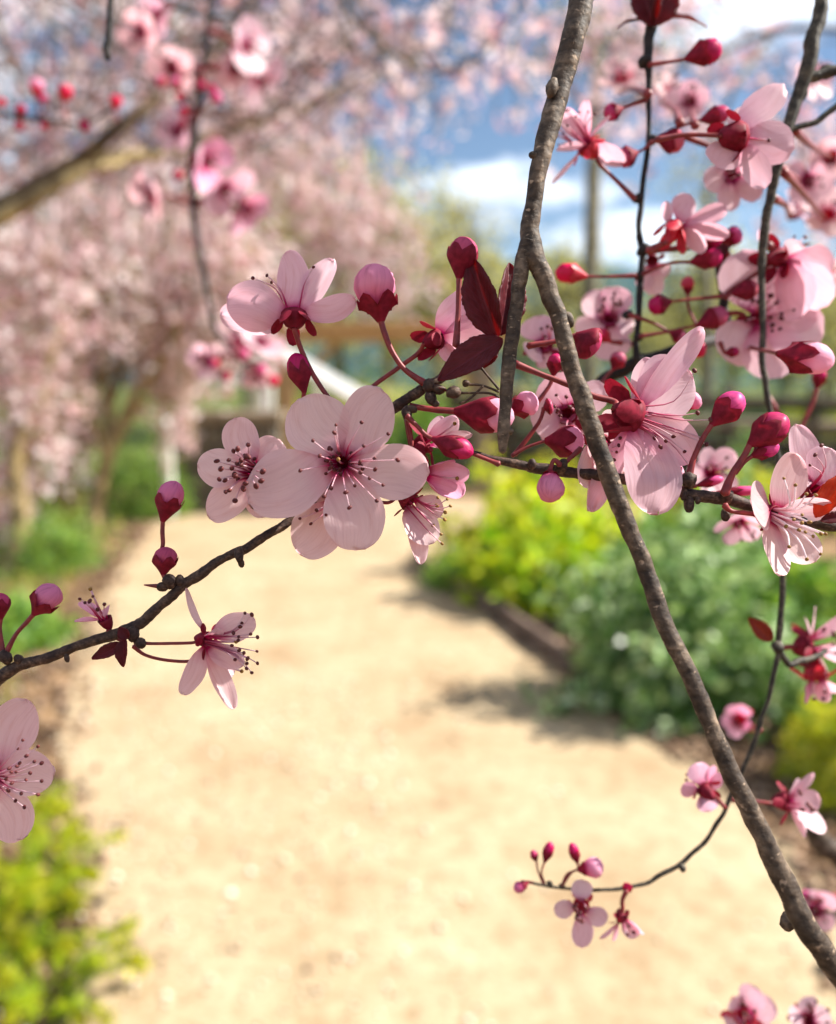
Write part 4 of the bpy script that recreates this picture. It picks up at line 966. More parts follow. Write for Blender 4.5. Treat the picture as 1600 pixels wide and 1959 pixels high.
# ---- dark flowering twig coming from the left edge
B_ = twig('blossom_twig', [(-60, 1345, 29, .133), (-20, 1312, 27, .133), (40, 1273, 22, .133), (100, 1256, 21, .133), (180, 1226, 20, .133), (250, 1202, 22, .133), (300, 1164, 21, .133),
                           (350, 1119, 20, .133), (400, 1086, 19, .1335), (450, 1058, 18, .134), (500, 1030, 17, .135), (545, 1003, 17, .137), (610, 950, 17, .139),
                           (680, 865, 18, .139), (725, 805, 20, .137), (762, 775, 21, .135), (800, 750, 20, .134), (835, 730, 18, .134), (880, 700, 14, .135), (930, 662, 12, .136), (952, 640, 8, .136)],
          'bark_b', 'dark brown twig from the left edge carrying the big open pale blossom', sides=12, sub=7)
for c, r, ax, st in [((457, 1063), 10, (.1, -1, .3), 1.7), ((461, 1076), 7, (.2, -1, 0), 1.6), ((255, 1212), 14, (0, -1, .3), 1.2), ((325, 1112), 14, (-.4, 1, .3), 1.1), ((312, 1122), 10, (-1, 0, .3), 1.2), ((345, 1112), 9, (-.5, 1, 0), 1.4),
                     ((268, 1230), 11, (.6, -.6, .3), 1.2), ((10, 1258), 13, (-.4, 1, .3), 1.2), ((35, 1262), 9, (0, 1, .3), 1.3), ((128, 1258), 5, (.3, -1, 0), 2.0), ((820, 738), 14, (0, 0, 1), 1.0), ((838, 745), 10, (1, -.3, .4), 1.5),
                     ((778, 790), 11, (0, -1, .5), 1.3), ((824, 760), 11, (.3, -1, .4), 1.4), ((832, 772), 7, (1, -.4, .3), 1.4), ((788, 783), 8, (1, -.3, .3), 1.5)]:
    knob(B_, c, r, .1325, ax, st)
V, Fc, U = tube([P(318, 1121, .133), P(300, 1121, .133), P(276, 1119, .133)], [5e-4, 3.5e-4, 1e-4], 6, 3); mesh_obj('thorn', V, Fc, M['stalk'], B_, None, U)

# buds on the left part
bud(B_, (311, 998), (337, 920), 54, .133, [(311, 1015), (312, 1040), (309, 1060), (318, 1095)], 'bud', frac=.66, label='pink bud standing on a thin stalk above the twig')
bud(B_, (312, 1100), (320, 1046), 47, .1325, [(320, 1112)], 'bud_dark', frac=.72)
bud(B_, (64, 1176), (109, 1121), 55, .133, [(50, 1192), (30, 1215), (12, 1250)], 'bud', frac=.60)
bud(B_, (2, 1186), (-2, 1134), 40, .133, [(0, 1205), (6, 1250)], 'bud_dark', frac=.8)
leaf(B_, (240, 1232), (176, 1260), 27, .1315, (0, .3, 1), .5)
leaf(B_, (240, 1222), (236, 1276), 30, .131, (-.3, 0, 1), .7)
leaf(B_, (246, 1222), (228, 1200), 24, .131, (0, 0, 1), .5)
flower(B_, (200, 1183), .133, (-.3, .8, .3), [(143, 1189, 1, 22, .2), (152, 1152, 0, 27, .2), (208, 1158, 1, 26, .3), (180, 1165, 1, 26, .3), (190, 1170, -2, 24, .3)], 'petal_pink',
       [(153, 1146), (178, 1141), (163, 1153), (200, 1156), (187, 1166), (172, 1150)], None, stalk=[(207, 1210), (222, 1220), (235, 1224)], cal=(26, 13), sepals=0, base_off=4, label='tiny half-open pink blossom facing away')
# small blossom facing right
flower(B_, (398, 1224), .133, (.92, -.08, .36),
       [(352, 1127, 1.0, 15, .05, .1), (488, 1186, -1.5, 60, .10, .0), (345, 1326, 2.5, 46, .16, .12), (452, 1352, 2.2, 40, .12, -.10), (466, 1276, 2.5, 46, .22, .05), (418, 1202, 3.0, 34, .3)], 'petal', nh=(.7, 0, .8), anthers=
       [(469, 1173), (482, 1176), (463, 1192), (460, 1199), (447, 1211), (480, 1213), (493, 1219), (457, 1218), (492, 1246), (467, 1249), (474, 1260), (493, 1269), (473, 1269), (472, 1279), (482, 1287), (444, 1235), (456, 1225), (458, 1244), (450, 1262)], n_st=None,
       stalk=[(372, 1229), (327, 1231), (285, 1231), (258, 1228)], cal=(30, 15), refl=-.1, sep_len=28, label='pale blossom seen from the side hanging below the twig, stamens to the right', sw=(6, 7))
flower(B_, (404, 1262), .1375, (.9, -.5, -.3), [(455, 1262, -2, 40, .1), (430, 1300, -1, 36, .1), (448, 1290, -3, 36, .1)], 'petal_lilac', None, 0, stalk=[(362, 1265), (312, 1262), (276, 1252), (256, 1236)], cal=(28, 14), sepals=5, sep_len=22, sw=(6, 7))
# blossom at the lower left edge
flower(B_, (-22, 1484), .132, (.45, .05, .9), [(48, 1338, -1, 92, .1), (105, 1476, 1, 90, .08), (42, 1606, -1, 86, .1), (-120, 1420, -3, 90), (-110, 1560, -3, 90)], 'petal',
       [(44, 1416), (34, 1432), (73, 1428), (51, 1446), (38, 1460), (33, 1466), (66, 1457), (80, 1460), (58, 1479), (22, 1477), (31, 1477), (50, 1492), (80, 1494), (23, 1498), (16, 1512), (41, 1518), (73, 1520), (30, 1532), (47, 1544), (18, 1470), (12, 1490)], None,
       stalk=[(-60, 1470), (-70, 1400), (-50, 1338)], cal=(44, 20), label='pale blossom cut by the left edge below the twig')

# centre cluster: the big open blossom and its neighbours
MAINC = (655, 886)
flower(B_, MAINC, .1318, (-.03, -.02, 1),
       [(570, 765, 1.6, 124, .10, .02), (728, 743, 2.0, 106, .08, .02), (821, 903, 1.2, 108, .06, .0), (700, 1050, 1.8, 118, .07, .02), (476, 962, 2.4, 126, .08, .02)], 'petal',
       [(599, 843), (575, 900), (692, 808), (743, 830), (696, 853), (717, 877), (761, 880), (718, 898), (690, 904), (707, 915), (733, 928), (679, 929), (662, 942), (721, 958), (669, 971), (620, 950), (643, 813), (689, 884), (640, 828), (612, 872), (634, 934)], 20, 44, (25, 75),
       cal=(42, 21), refl=.1, sep_len=30, label='biggest open blossom, pale pink and facing the viewer, in the middle', fil_w=2.5, anth_r=3.8, base_off=13, stalk=[(662, 870, .1385), (690, 858, .139)])
flower(B_, (650, 950), .1375, (.0, -.35, .9), [(578, 1062, 1, 98, .12), (690, 1048, 1.0, 90, .1), (720, 990, -1, 80, .1), (580, 960, -1, 80, .1)], 'petal',
       [(624, 985), (595, 1002), (574, 992), (631, 1008), (606, 976)], None, cal=(40, 18), sepals=5, refl=.1, stalk=[(690, 930, .139), (700, 850, .139)], label='blossom half hidden behind the biggest one, one petal pointing down')
flower(B_, (487, 903), .1345, (-.18, .08, .95),
       [(450, 800, 1, 74, .10), (378, 888, 1, 74, .08), (402, 992, 1.5, 74, .10), (536, 842, 0, 76, .12), (504, 990, 0, 62, .10)], 'petal',
       [(475, 851), (455, 859), (447, 863), (415, 882), (438, 880), (423, 897), (444, 896), (472, 873), (476, 874), (420, 917), (431, 919), (450, 910), (439, 938), (432, 941), (450, 958), (466, 935), (503, 902), (461, 889), (454, 887), (470, 925), (462, 880), (490, 930), (500, 920)], 16, 40, (25, 75),
       cal=(40, 19), stalk=[(520, 925, .139), (580, 950, .140)], label='smaller open blossom just left of the biggest one', base_off=12, anth_r=4.8)
# upper blossom seen from below
flower(B_, (563, 603), .1325, (-.05, .86, -.42),
       [(556, 482, -2.5, 64, .14, -.04), (640, 494, -2.5, 52, .14, .05), (682, 578, 0, 52, .14, .10), (434, 572, 1.5, 98, .12, .04), (420, 606, -4, 74, .12, .04)], 'petal_lilac',
       [(484, 532), (511, 527), (600, 511), (520, 540)], None, nh=(0, .45, -.9), cal=(32, 24), refl=.85, sep_len=44, stalk=[(577, 670), (600, 718), (630, 762), (655, 788), (658, 808, .137)], label='pale lilac blossom seen from below, highest on the twig', sw=(10, 9), sep_rot=.05)
bud(B_, (729, 616), (711, 505), 88, .1325, [(737, 640), (750, 672), (774, 706), (812, 733)], 'bud_lilac', frac=.47, lobe=.55, label='largest bud, round and pink, on a curved stalk', sw=(12, 10))
bud(B_, (583, 752), (565, 675), 46, .1325, [(582, 775, .134), (600, 830, .138)], 'bud_dark', frac=.8, label='narrow dark crimson bud above the biggest blossom')
flower(B_, (838, 648), .1365, (.75, .35, -.5), [(905, 552, 0, 110, .16), (935, 640, 0, 84, .12), (870, 690, -1, 60, .1), (960, 590, -3, 70)], 'petal_lilac', None, 0, cal=(36, 19), refl=1.0, sep_len=44,
       stalk=[(800, 676), (762, 704), (704, 748), (680, 790, .139)], label='lilac blossom from behind, half hidden by a burgundy leaf', sw=(9, 9))
bud(B_, (878, 534), (890, 453), 60, .1315, [(878, 560), (876, 610), (873, 662)], 'bud_dark', frac=.78, lobe=.3, label='dark crimson bud on an upright stalk beside the burgundy leaves', sw=(11, 10))
leaf(B_, (953, 648), (903, 492), 78, .1312, (-.5, .05, 1), .75, 0, 'leaf', .18, 'folded burgundy leaf with an orange glow')
leaf(B_, (958, 642), (978, 496), 70, .1325, (.5, 0, 1), .7, -2, 'leaf', .1)
leaf(B_, (950, 635), (1004, 545), 40, .134, (.3, 0, 1), .6, -1, 'leaf', .1)
leaf(B_, (962, 648), (838, 728), 66, .130, (.2, .5, 1), .35, 0, 'leaf', .10, 'brownish burgundy leaf spread flat over the twig')
leaf(B_, (948, 660), (918, 706), 34, .132, (0, 0, 1), .5, 0, 'leaf')
leaf(B_, (838, 740), (858, 750), 12, .132, (0, 1, .5), .4)
# cluster right of the big blossom
bud(B_, (868, 786), (985, 800), 72, .1345, [(835, 784), (805, 780), (785, 778)], 'petal_pink', frac=.70, lobe=.35, label='opening bud lying sideways behind the spur', sw=(13, 11))
bud(B_, (975, 790), (1028, 760), 52, .136, [(950, 800)], 'petal_pink', frac=.5, lobe=.5)
bud(B_, (826, 838), (906, 868), 46, .132, [(815, 832), (798, 815), (778, 795)], 'bud_dark', frac=.75, label='crimson bud pointing right beside the biggest blossom', sw=(8, 9))
flower(B_, (818, 845), .1375, (.85, .45, .25), [(876, 800, -1, 46, .2), (905, 838, 0, 52, .2, .1), (880, 862, 1, 44, .2), (850, 800, -2, 40)], 'petal_lilac', None, 0, cal=(36, 20), refl=.3, stalk=[(785, 850), (778, 800)], sep_len=34)
flower(B_, (815, 905), .1365, (.92, -.25, .3), [(888, 944, 0, 62, .22, -.05), (898, 906, 0, 54, .2), (870, 880, 1, 46, .22), (845, 948, 1, 46, .2)], 'petal_pink', None, 0, cal=(36, 20), refl=.2, stalk=[(790, 870), (780, 800)], sep_len=36, label='half-open brighter pink blossom right of the biggest one')
flower(B_, (786, 962), .1345, (.62, -.65, .2), [(804, 1080, 1, 38, .14, .08), (832, 1036, 1.5, 66, .16, -.05), (846, 985, 0, 46, .2), (790, 1010, -2, 40, .1)], 'petal',
       [(852, 980), (856, 955), (836, 967), (844, 1022), (846, 1040), (862, 968), (838, 952), (851, 994)], None, nh=(.3, .1, .95), cal=(32, 19), stalk=[(750, 959), (731, 961), (700, 950, .139)], amat='anther_tan', label='drooping blossom with a long torn petal, below right of the biggest', sep_len=24, sw=(7, 7), refl=-.1)

# ---- twig C with the big side-on blossom
DC = .1345
C_ = twig('blossom_twig', [(1680, 1010, 24, .133), (1560, 1000, 24, .133), (1440, 970, 22, DC), (1360, 951, 22, DC), (1280, 932, 21, DC), (1200, 918, 21, DC), (1100, 905, 21, DC), (1020, 895, 20, DC), (960, 882, 15, DC), (915, 868, 9, DC), (895, 864, 5, DC)],
          'bark_b', 'dark twig passing behind the thick branch, bearing the large side-on blossom', sides=12, sub=6, seed=4)
for c, r, ax, st in [((1018, 888), 9, (0, 1, .2), 1.2), ((1075, 893), 12, (.3, 1, .3), 1.3), ((1318, 918), 16, (0, 1, .4), 1.1), ((1390, 950), 13, (0, 1, .5), 1.3), ((1388, 985), 10, (0, -1, .3), 1.2), ((1318, 965), 11, (0, -1, .3), 1.5), ((1308, 945), 7, (-.2, -1, .3), 2.0), ((1335, 958), 6, (0, -1, .3), 1.2)]:
    knob(C_, c, r, .1335, ax, st)
for q in [[(905, 868), (935, 880), (955, 888)], [(1075, 892), (1090, 878), (1112, 858)]]:
    V, Fc, U = stalk_geo(q, .1335, 9, 8); mesh_obj('dried_stalk', V, Fc, M['stalk'], C_, None, U)
bud(C_, (1052, 900), (1046, 956), 56, .1325, [(1060, 880), (1072, 890)], 'bud_lilac', frac=.30, lobe=.3, dz=4, label='round pink bud hanging under the dark twig')
flower(C_, (1215, 796), .1345, (.90, -.22, -.36),
       [(1348, 628, -1, 52, .10, -.06), (1316, 712, -3, 128, .12, .05), (1240, 690, -3, 60, .1, .1), (1256, 984, 2.5, 112, .10, .06), (1330, 872, -1, 96, .12, .05), (1126, 976, -1.5, 50, .12, .1)], 'petal_lilac', nh=(.15, 0, 1),
       anthers=
       [(1289, 835), (1274, 844), (1310, 864), (1291, 884), (1264, 855), (1329, 709), (1360, 803), (1345, 838), (1352, 850), (1320, 893), (1335, 790), (1300, 915), (1253, 838)], n_st=None,
       stalk=[(1176, 769), (1134, 757), (1087, 736), (1035, 716), (985, 696)], cal=(50, 31), refl=1.05, sep_len=70, label='large lilac blossom in profile right of the thick branch', sw=(14, 11), base_off=14, anth_r=4.2)
# white sunlit petals of a blossom behind the thick branch
flower(C_, (1150, 850), .139, (-.2, -.6, .75), [(1110, 925, 6, 64, .12, 0, None, (.8, .3, .5)), (1126, 978, 5, 42, .1, 0, None, (.8, .3, .5)), (1150, 950, 0, 44), (1195, 905, -1, 46), (1180, 790, -2, 60)], 'petal', [(1187, 838), (1184, 852), (1175, 880), (1180, 865), (1172, 900)], None, cal=(34, 18), stalk=[(1130, 870), (1110, 890)])
bud(C_, (1360, 814), (1420, 754), 57, .1335, [(1345, 838), (1328, 875), (1318, 912)], 'bud', frac=.66, lobe=.35, label='crimson bud on a long upright stalk', sw=(11, 11))
bud(C_, (1432, 852), (1506, 798), 62, .1325, [(1424, 872), (1402, 905), (1386, 945)], 'bud_dark', frac=.74, lobe=.4, label='plump crimson bud beside the sunlit blossom', sw=(12, 13))
bud(C_, (1436, 874), (1490, 850), 34, .1335, [(1424, 884), (1406, 905)], 'bud', frac=.5)
bud(C_, (1270, 915), (1306, 896), 50, .1365, [(1262, 925)], 'petal_pink', frac=.35)
bud(C_, (1305, 780), (1338, 757), 44, .142, [(1280, 800), (1262, 840)], 'petal_pink', frac=.3, hero=False)
# bud and calyx tucked behind the thick branch
bud(C_, (1042, 843), (1118, 846), 62, .138, [(1010, 855), (980, 872)], 'petal_pink', frac=.75, sw=(6, 6))
# sunlit blossom at the right edge
flower(C_, (1482, 985), .1325, (.45, -.30, .80),
       [(1520, 868, 0.5, 96, .12, .03, None, (.45, 0, .9)), (1436, 958, 4.5, 100, .08, .0, None, (.72, .25, .72)), (1490, 1101, 5.0, 70, .08, .0, None, (.5, .5, .75)), (1560, 1074, 2.0, 84, .10, .04), (1590, 968, 1.2, 54, .18, .04)], 'petal',
       [(1522, 928), (1543, 945), (1561, 947), (1519, 994), (1549, 999), (1529, 1014), (1541, 1018), (1571, 1021), (1580, 1021), (1510, 1046), (1570, 1060), (1544, 1070), (1504, 1007), (1500, 915), (1535, 985), (1556, 1026)], None,
       stalk=[(1462, 987), (1438, 983), (1400, 978), (1386, 966)], cal=(36, 18), refl=.3, sep_len=28, label='sunlit white-pink blossom at the right edge with arching stamens', fil_w=4.0, fmat='filament_white', amat='anther_tan', sw=(9, 9))
flower(C_, (1562, 935), .1395, (.3, .3, .75), [(1523, 812, -1, 62, .1, 0, None, (.1, 0, 1)), (1590, 858, 0, 92, .1), (1640, 930, 0, 90), (1600, 1012, 0, 70), (1525, 900, 0, 50)], 'petal_lilac', [(1560, 870), (1572, 852), (1550, 890)], None, cal=(40, 18), stalk=[(1540, 985, .137), (1520, 996, .135)])
leaf(C_, (1560, 990), (1625, 900), 46, .1315, (-.5, .3, 1), .5, 0, 'leaf_orange', .1, 'glowing orange-red leaf at the right edge')
leaf(C_, (1570, 996), (1640, 985), 26, .1315, (0, .5, 1), .5, 0, 'leaf', .1)
# out of focus bloom behind the twig
flower(C_, (1360, 905), .19, (.3, .1, .9), auto_petals((1365, 905), .19, (.3, .1, .9), 55, 5, .4), 'petal_lilac', None, 8, 40, hero=False, stalk=[(1420, 940)], cal=(24, 12), sep_len=18)
flower(C_, (1415, 1000), .19, (.1, -.7, .6), auto_petals((1415, 1000), .19, (.1, -.7, .6), 50, 5, .2), 'petal_lilac', None, 6, 40, hero=False, stalk=[(1430, 975)], cal=(24, 12), sep_len=18)
for x0, y0, x1, y1, w in [(1365, 943, 1455, 938, 22), (1330, 930, 1385, 915, 20)]:
    bud(C_, (x0, y0), (x1, y1), w, .15, [(x0 - 30, y0 + 5)], 'bud', hero=False)

# ---- dark upright twig D, forking from a grey twig, with many red buds
DD = 0.181
D_ = twig('blossom_twig', [(1250, -60, 28, 0.179), (1248, 0, 26, 0.179), (1244, 60, 21, 0.180), (1240, 115, 16, 0.180), (1241, 200, 10, 0.181), (1240, 280, 11, 0.181), (1229, 360, 11, 0.181), (1222, 430, 11, 0.181),
                           (1230, 480, 14, 0.181), (1224, 560, 13, 0.181), (1221, 620, 12, 0.181), (1218, 690, 16, 0.182)], 'bark_d',
          'thin near-black upright twig rising beside the thick branch, crowded with red buds', sides=9, sub=5, seed=7,
          extra=[[(1120, 758, 18, 0.187), (1160, 722, 24, 0.187), (1218, 692, 27, 0.185), (1290, 672, 26, 0.187), (1345, 656, 24, 0.196), (1385, 648, 20, 0.206)], [(1385, 470, 26, 0.192), (1384, 510, 34, 0.192), (1386, 560, 20, 0.192), (1390, 610, 17, 0.192), (1380, 650, 17, 0.192)],
                 [(1380, 652, 14, 0.192), (1410, 668, 10, 0.192), (1450, 688, 7, 0.192)]])
for c, r in [((1222, 380), 10), ((1232, 478), 12), ((1222, 528), 9), ((1234, 118), 13), ((1248, 268), 10), ((1200, 602), 9), ((1222, 645), 9)]:
    knob(D_, c, r, 0.180, (.4, .2, .5), 1.2, 'bark_d')
leaf(D_, (1240, 42), (1180, 54), 20, 0.180, (-.3, .8, .5), .3, 0, 'leaf', .5)
leaf(D_, (1264, 36), (1354, 52), 34, 0.180, (.1, .8, .6), .3, 0, 'leaf', .35, 'dark purple leaf arching right at the top of the twig')
leaf(D_, (1250, 50), (1222, -40), 60, 0.178, (-.4, 0, 1), .6, 0, 'leaf'); leaf(D_, (1250, 50), (1282, -40), 60, 0.178, (.4, 0, 1), .6, 0, 'leaf')
def db(b, t, w, st, pm='bud_dark', fr=.6, d=0.179, cx='calyx', **kw):
    bud(D_, b, t, w, d, st, pm, cx, fr, hero=False, sw=(6, 7), **kw)
db((1310, 113), (1381, 90), 52, [(1288, 117), (1242, 124)], label='crimson bud alone near the top right of the twig')
db((1193, 207), (1156, 221), 36, [(1212, 200), (1238, 190)])
db((1221, 291), (1182, 308), 42, [(1232, 285), (1241, 277)])
db((1256, 266), (1310, 274), 48, [(1244, 274)], 'bud_red', .7)
db((1340, 230), (1397, 214), 38, [(1300, 243), (1258, 264)])
db((1322, 466), (1382, 450), 46, [(1280, 474), (1236, 480)])
db((1380, 461), (1419, 446), 40, [(1330, 474), (1240, 482)], 'bud', .5, 0.183)
db((1320, 502), (1382, 488), 42, [(1280, 504), (1230, 524)])
db((1124, 529), (1062, 519), 42, [(1160, 529), (1218, 527)], 'bud_red', .6, 0.178, 'calyx_red')
db((1316, 566), (1316, 528), 28, [(1318, 590), (1332, 622), (1340, 650)], 'bud_red', .4, .19)
db((1286, 576), (1240, 588), 40, [(1330, 572), (1386, 566)])
db((1334, 622), (1393, 598), 46, [(1280, 634), (1226, 643)])
db((1282, 636), (1312, 650), 30, [(1250, 618), (1204, 602)])
db((1312, 668), (1352, 668), 36, [(1300, 668)], 'bud_red', .4)
db((1172, 708), (1190, 674), 34, [(1160, 720), (1152, 735)])
db((1400, 562), (1452, 550), 40, [(1388, 570)], 'bud_red', .8)
db((1385, 676), (1415, 672), 22, [(1378, 655)])
leaf(D_, (1384, 540), (1384, 462), 30, 0.190, (0, .2, 1), .5)
flower(D_, (1120, 277), 0.174, (-.72, .55, .35), [(1078, 208, 1, 44, .14), (1120, 190, 0, 46, .12), (1166, 222, -2, 34, .1), (1064, 358, 1, 26, .1, .1), (1070, 280, 3, 50, .1), (1190, 318, -4, 70, .1)], 'petal_lilac', None, 18, 80, (5, 60),
       stalk=[(1150, 316), (1180, 346), (1214, 380)], calyx='calyx_red', cal=(34, 20), sepals=5, sep_len=26, hero=False, label='pale blossom tilted up left, tucked against the thick branch', sw=(8, 8), anth_r=2.6)
flower(D_, (1412, 262), .158, (.85, .15, -.45), [(1500, 160, -2, 66, .1), (1520, 282, 0, 84, .1), (1464, 361, 1, 52, .1), (1360, 310, 1, 70, .1), (1440, 200, -4, 60)], 'petal_lilac', None, 10, nh=(.4, .1, -.9), st_len=70, st_sp=(5, 50),
       stalk=[(1370, 259), (1310, 258), (1256, 268)], cal=(46, 28), refl=.9, sep_len=44, hero=False, label='open pale blossom facing right beside the dark side branch', sw=(10, 9))
flower(D_, (1292, 432), 0.174, (.35, .75, -.3), [(1322, 372, -1, 52, .1), (1388, 408, -1, 70, .1), (1395, 452, 0, 50, .1), (1270, 388, -1, 40), (1350, 480, 1, 50)], 'petal_lilac', None, 0,
       stalk=[(1270, 466), (1240, 480)], calyx='calyx_red', cal=(44, 17), refl=.9, sep_len=40, hero=False, sw=(12, 11), label='pale blossom with a star-shaped red calyx in the middle of the twig')
flower(D_, (1400, 335), .185, (.2, -.2, .9), auto_petals((1405, 340), .185, (.2, -.2, .9), 62, 5, .3), 'petal_lilac', None, 8, 40, hero=False, stalk=[(1395, 300), (1310, 262)], cal=(40, 22), sep_len=30)
flower(D_, (1165, 610), 0.194, (-.1, .5, .8), [(1122, 562, 0, 66, .1), (1182, 548, 0, 70, .1), (1215, 620, 0, 70), (1170, 690, 0, 76), (1105, 640, 0, 70)], 'petal_lilac', None, 10, 45, hero=False, stalk=[(1190, 650), (1216, 660)], cal=(40, 18), sep_len=26)
flower(D_, (1248, 500), .19, (-.2, -.6, .6), [(1256, 566, 0, 42, .1), (1225, 555, 0, 40), (1275, 530, 0, 40)], 'petal', None, 0, hero=False, stalk=[(1236, 482)], cal=(24, 12), sep_len=18)
# big overlapping lilac blossoms at the right
flower(D_, (1492, 492), 0.180, (.75, .25, -.55), [(1452, 440, 1, 30, .1, .1), (1540, 470, -1, 50, .1), (1590, 520, -2, 80, .1), (1585, 585, 0, 90, .1), (1530, 610, 2, 90, .1)], 'petal_lilac', None, 14, 90, (5, 50),
       stalk=[(1475, 503), (1440, 528), (1402, 552), (1388, 566)], cal=(44, 18), refl=.8, sep_len=44, hero=False, label='lilac blossom seen from behind at the right, stamens above it', anth_r=3.4)
flower(D_, (1448, 610), 0.185, (.15, .05, .9), [(1420, 478, 0, 120, .1), (1556, 555, 1, 140, .1), (1575, 640, 1, 126, .1), (1495, 722, 1, 130, .1), (1390, 690, 0, 100, .1)], 'petal_lilac', None, 18, 70, (10, 50),
       stalk=[(1420, 600), (1392, 600)], cal=(30, 15), sep_len=30, hero=False, label='broad lilac blossom facing the viewer, overlapping its neighbour at the right', anth_r=4)
bud(D_, (1486, 676), (1596, 692), 64, .150, [(1460, 670, 0.174), (1420, 662, 0.190)], 'petal_pink', 'calyx', .62, hero=True, lobe=.6, label='half-open pink bud with crimson stripes at the right edge')
bud(D_, (1562, 745), (1572, 705), 28, .2, [(1555, 770), (1540, 800), (1520, 830), (1470, 760)], 'bud_dark', hero=False)
# blossoms between spur, thick branch and twig D
flower(D_, (1085, 790), .150, (-.3, .1, .85), [(1062, 715, 0, 90, .1), (1160, 738, -1, 64, .1), (1140, 840, 0, 70, .1), (1068, 860, 0, 84, .1), (1015, 800, 0, 80, .1)], 'petal_lilac', None, 8, 50, hero=False, stalk=[(1110, 765), (1130, 750, 0.183)], cal=(44, 22), sep_len=32)
flower(D_, (1040, 660), 0.174, (-.2, .4, .8), [(1022, 605, 0, 70, .1), (1070, 620, 0, 60), (1010, 680, 0, 60, .1), (1060, 700, 0, 60)], 'petal_lilac', None, 6, 50, hero=False, stalk=[(1090, 720), (1125, 752, 0.185)], cal=(36, 18), sep_len=28)
bud(D_, (1100, 640), (1146, 668), 66, .142, [(1068, 652), (1010, 662)], 'bud_dark', 'calyx', .85, lobe=.2, label='fat crimson opening bud touching the thick branch', sw=(9, 9))
bud(D_, (1040, 780), (1058, 776), 34, .142, [(1030, 810), (985, 870)], 'bud_dark', hero=False)
bud(D_, (1058, 720), (1066, 676), 34, .146, [(1050, 740), (1020, 780)], 'bud_dark', hero=False)
bud(D_, (1170, 655), (1142, 632), 26, .18, [(1190, 656)], 'bud_red', 'calyx_red', hero=False)

# ---- slate twig E: from the top right corner down, curling to the left at the bottom
E_ = twig('hanging_twig', [(1580, -50, 27, .172), (1566, 40, 27, .172), (1552, 105, 28, .172), (1527, 185, 24, .173), (1506, 250, 22, .173), (1490, 310, 20, .173), (1475, 375, 19, .174), (1462, 450, 17, .175), (1458, 560, 13, .176), (1458, 690, 12, .176),
                           (1466, 745, 12, .176), (1478, 810, 11, .176), (1490, 880, 11, .176), (1498, 980, 12, .175), (1498, 1100, 12, .175), (1494, 1180, 12, .175), (1489, 1250, 11, .175), (1470, 1340, 9, .175), (1442, 1425, 9, .175), (1415, 1490, 8, .175),
                           (1385, 1556, 8, .175), (1350, 1610, 9, .175), (1300, 1655, 9, .175), (1240, 1689, 8, .175), (1180, 1701, 7, .175), (1120, 1703, 6, .175), (1060, 1697, 6, .175), (1012, 1688, 5, .175)],
          'bark_e', 'long thin slate-grey twig down the right side, curling left at the bottom', sides=9, sub=5, seed=9,
          extra=[[(1540, 150, 22, .173), (1572, 142, 20, .173), (1640, 130, 18, .173)], [(1512, 248, 12, .173), (1560, 234, 12, .173), (1600, 204, 12, .173), (1650, 160, 12, .173)], [(1489, 1243, 12, .175), (1512, 1272, 12, .176), (1545, 1262, 12, .178), (1580, 1245, 10, .18)]])
for c, r in [((1583, 137), 14), ((1488, 1238), 12), ((1306, 1660), 7), ((1052, 1690), 6), ((1075, 1695), 6), ((1478, 812), 9), ((1530, 180), 14)]:
    knob(E_, c, r, .174, (.3, -.3, .5), 1.1, 'bark_e')
leaf(E_, (1478, 1226), (1432, 1182), 32, .175, (-.3, .3, 1), .3, 0, 'leaf_rust', .1, 'rust-red leaf on the slate twig')
flower(E_, (1556, 1232), .186, (.75, .3, .35), [(1560, 1160, 0, 56, .1), (1622, 1172, 1, 72, .1), (1628, 1260, 1, 70, .1), (1585, 1300, 0, 60), (1540, 1180, -2, 50)], 'petal_lilac', None, 8, 50, hero=False, stalk=[(1524, 1236), (1490, 1240)], cal=(40, 26), sep_len=36, label='blurred lilac blossom at the right edge above the path')
flower(E_, (1562, 1300), .186, (.0, -.85, .3), [(1542, 1346, 0, 36, .1, 0, 'petal_pink'), (1580, 1345, 1, 40, .1), (1605, 1325, 0, 46, .1), (1550, 1330, -1, 36)], 'petal_lilac', None, 4, 40, hero=False, stalk=[(1556, 1275), (1530, 1268)], calyx='calyx_red', cal=(44, 22), sep_len=34)
flower(E_, (1414, 1378), .25, (-.4, .1, .8), auto_petals((1414, 1378), .25, (-.4, .1, .8), 34, 5, .4), 'petal_pink', None, 4, 20, calyx='calyx_red', hero=False, stalk=[(1440, 1392), (1452, 1396, .18)], cal=(24, 14), sep_len=22)
flower(E_, (1346, 1508), .172, (-.3, .35, -.7), [(1332, 1460, 0, 50, .14), (1302, 1512, 0, 42, .1), (1362, 1552, 1, 50, .1), (1384, 1490, -1, 50, .1), (1372, 1470, -2, 46)], 'petal_pink', None, 6, 40, hero=False, stalk=[(1365, 1520), (1388, 1546)], cal=(30, 15), refl=.7, sep_len=26, label='bright pink blossom from behind, left of the thick branch near the bottom', sw=(6, 6))
flower(E_, (1510, 1534), .18, (.65, .1, .5), [(1557, 1478, 0, 46, .1), (1582, 1586, 1, 52, .1), (1542, 1600, 0, 44, .1), (1570, 1530, -1, 46), (1530, 1490, -1, 36)], 'petal_lilac', None, 8, 44, hero=False, stalk=[(1480, 1537), (1448, 1534), (1400, 1530)], calyx='calyx', cal=(34, 19), sep_len=30, label='lilac blossom facing right, just right of the thick branch')
eb = lambda b, t, w, st, pm='bud_dark', fr=.7: bud(E_, b, t, w, .173, st, pm, 'calyx', fr, hero=False, sw=(4, 4))
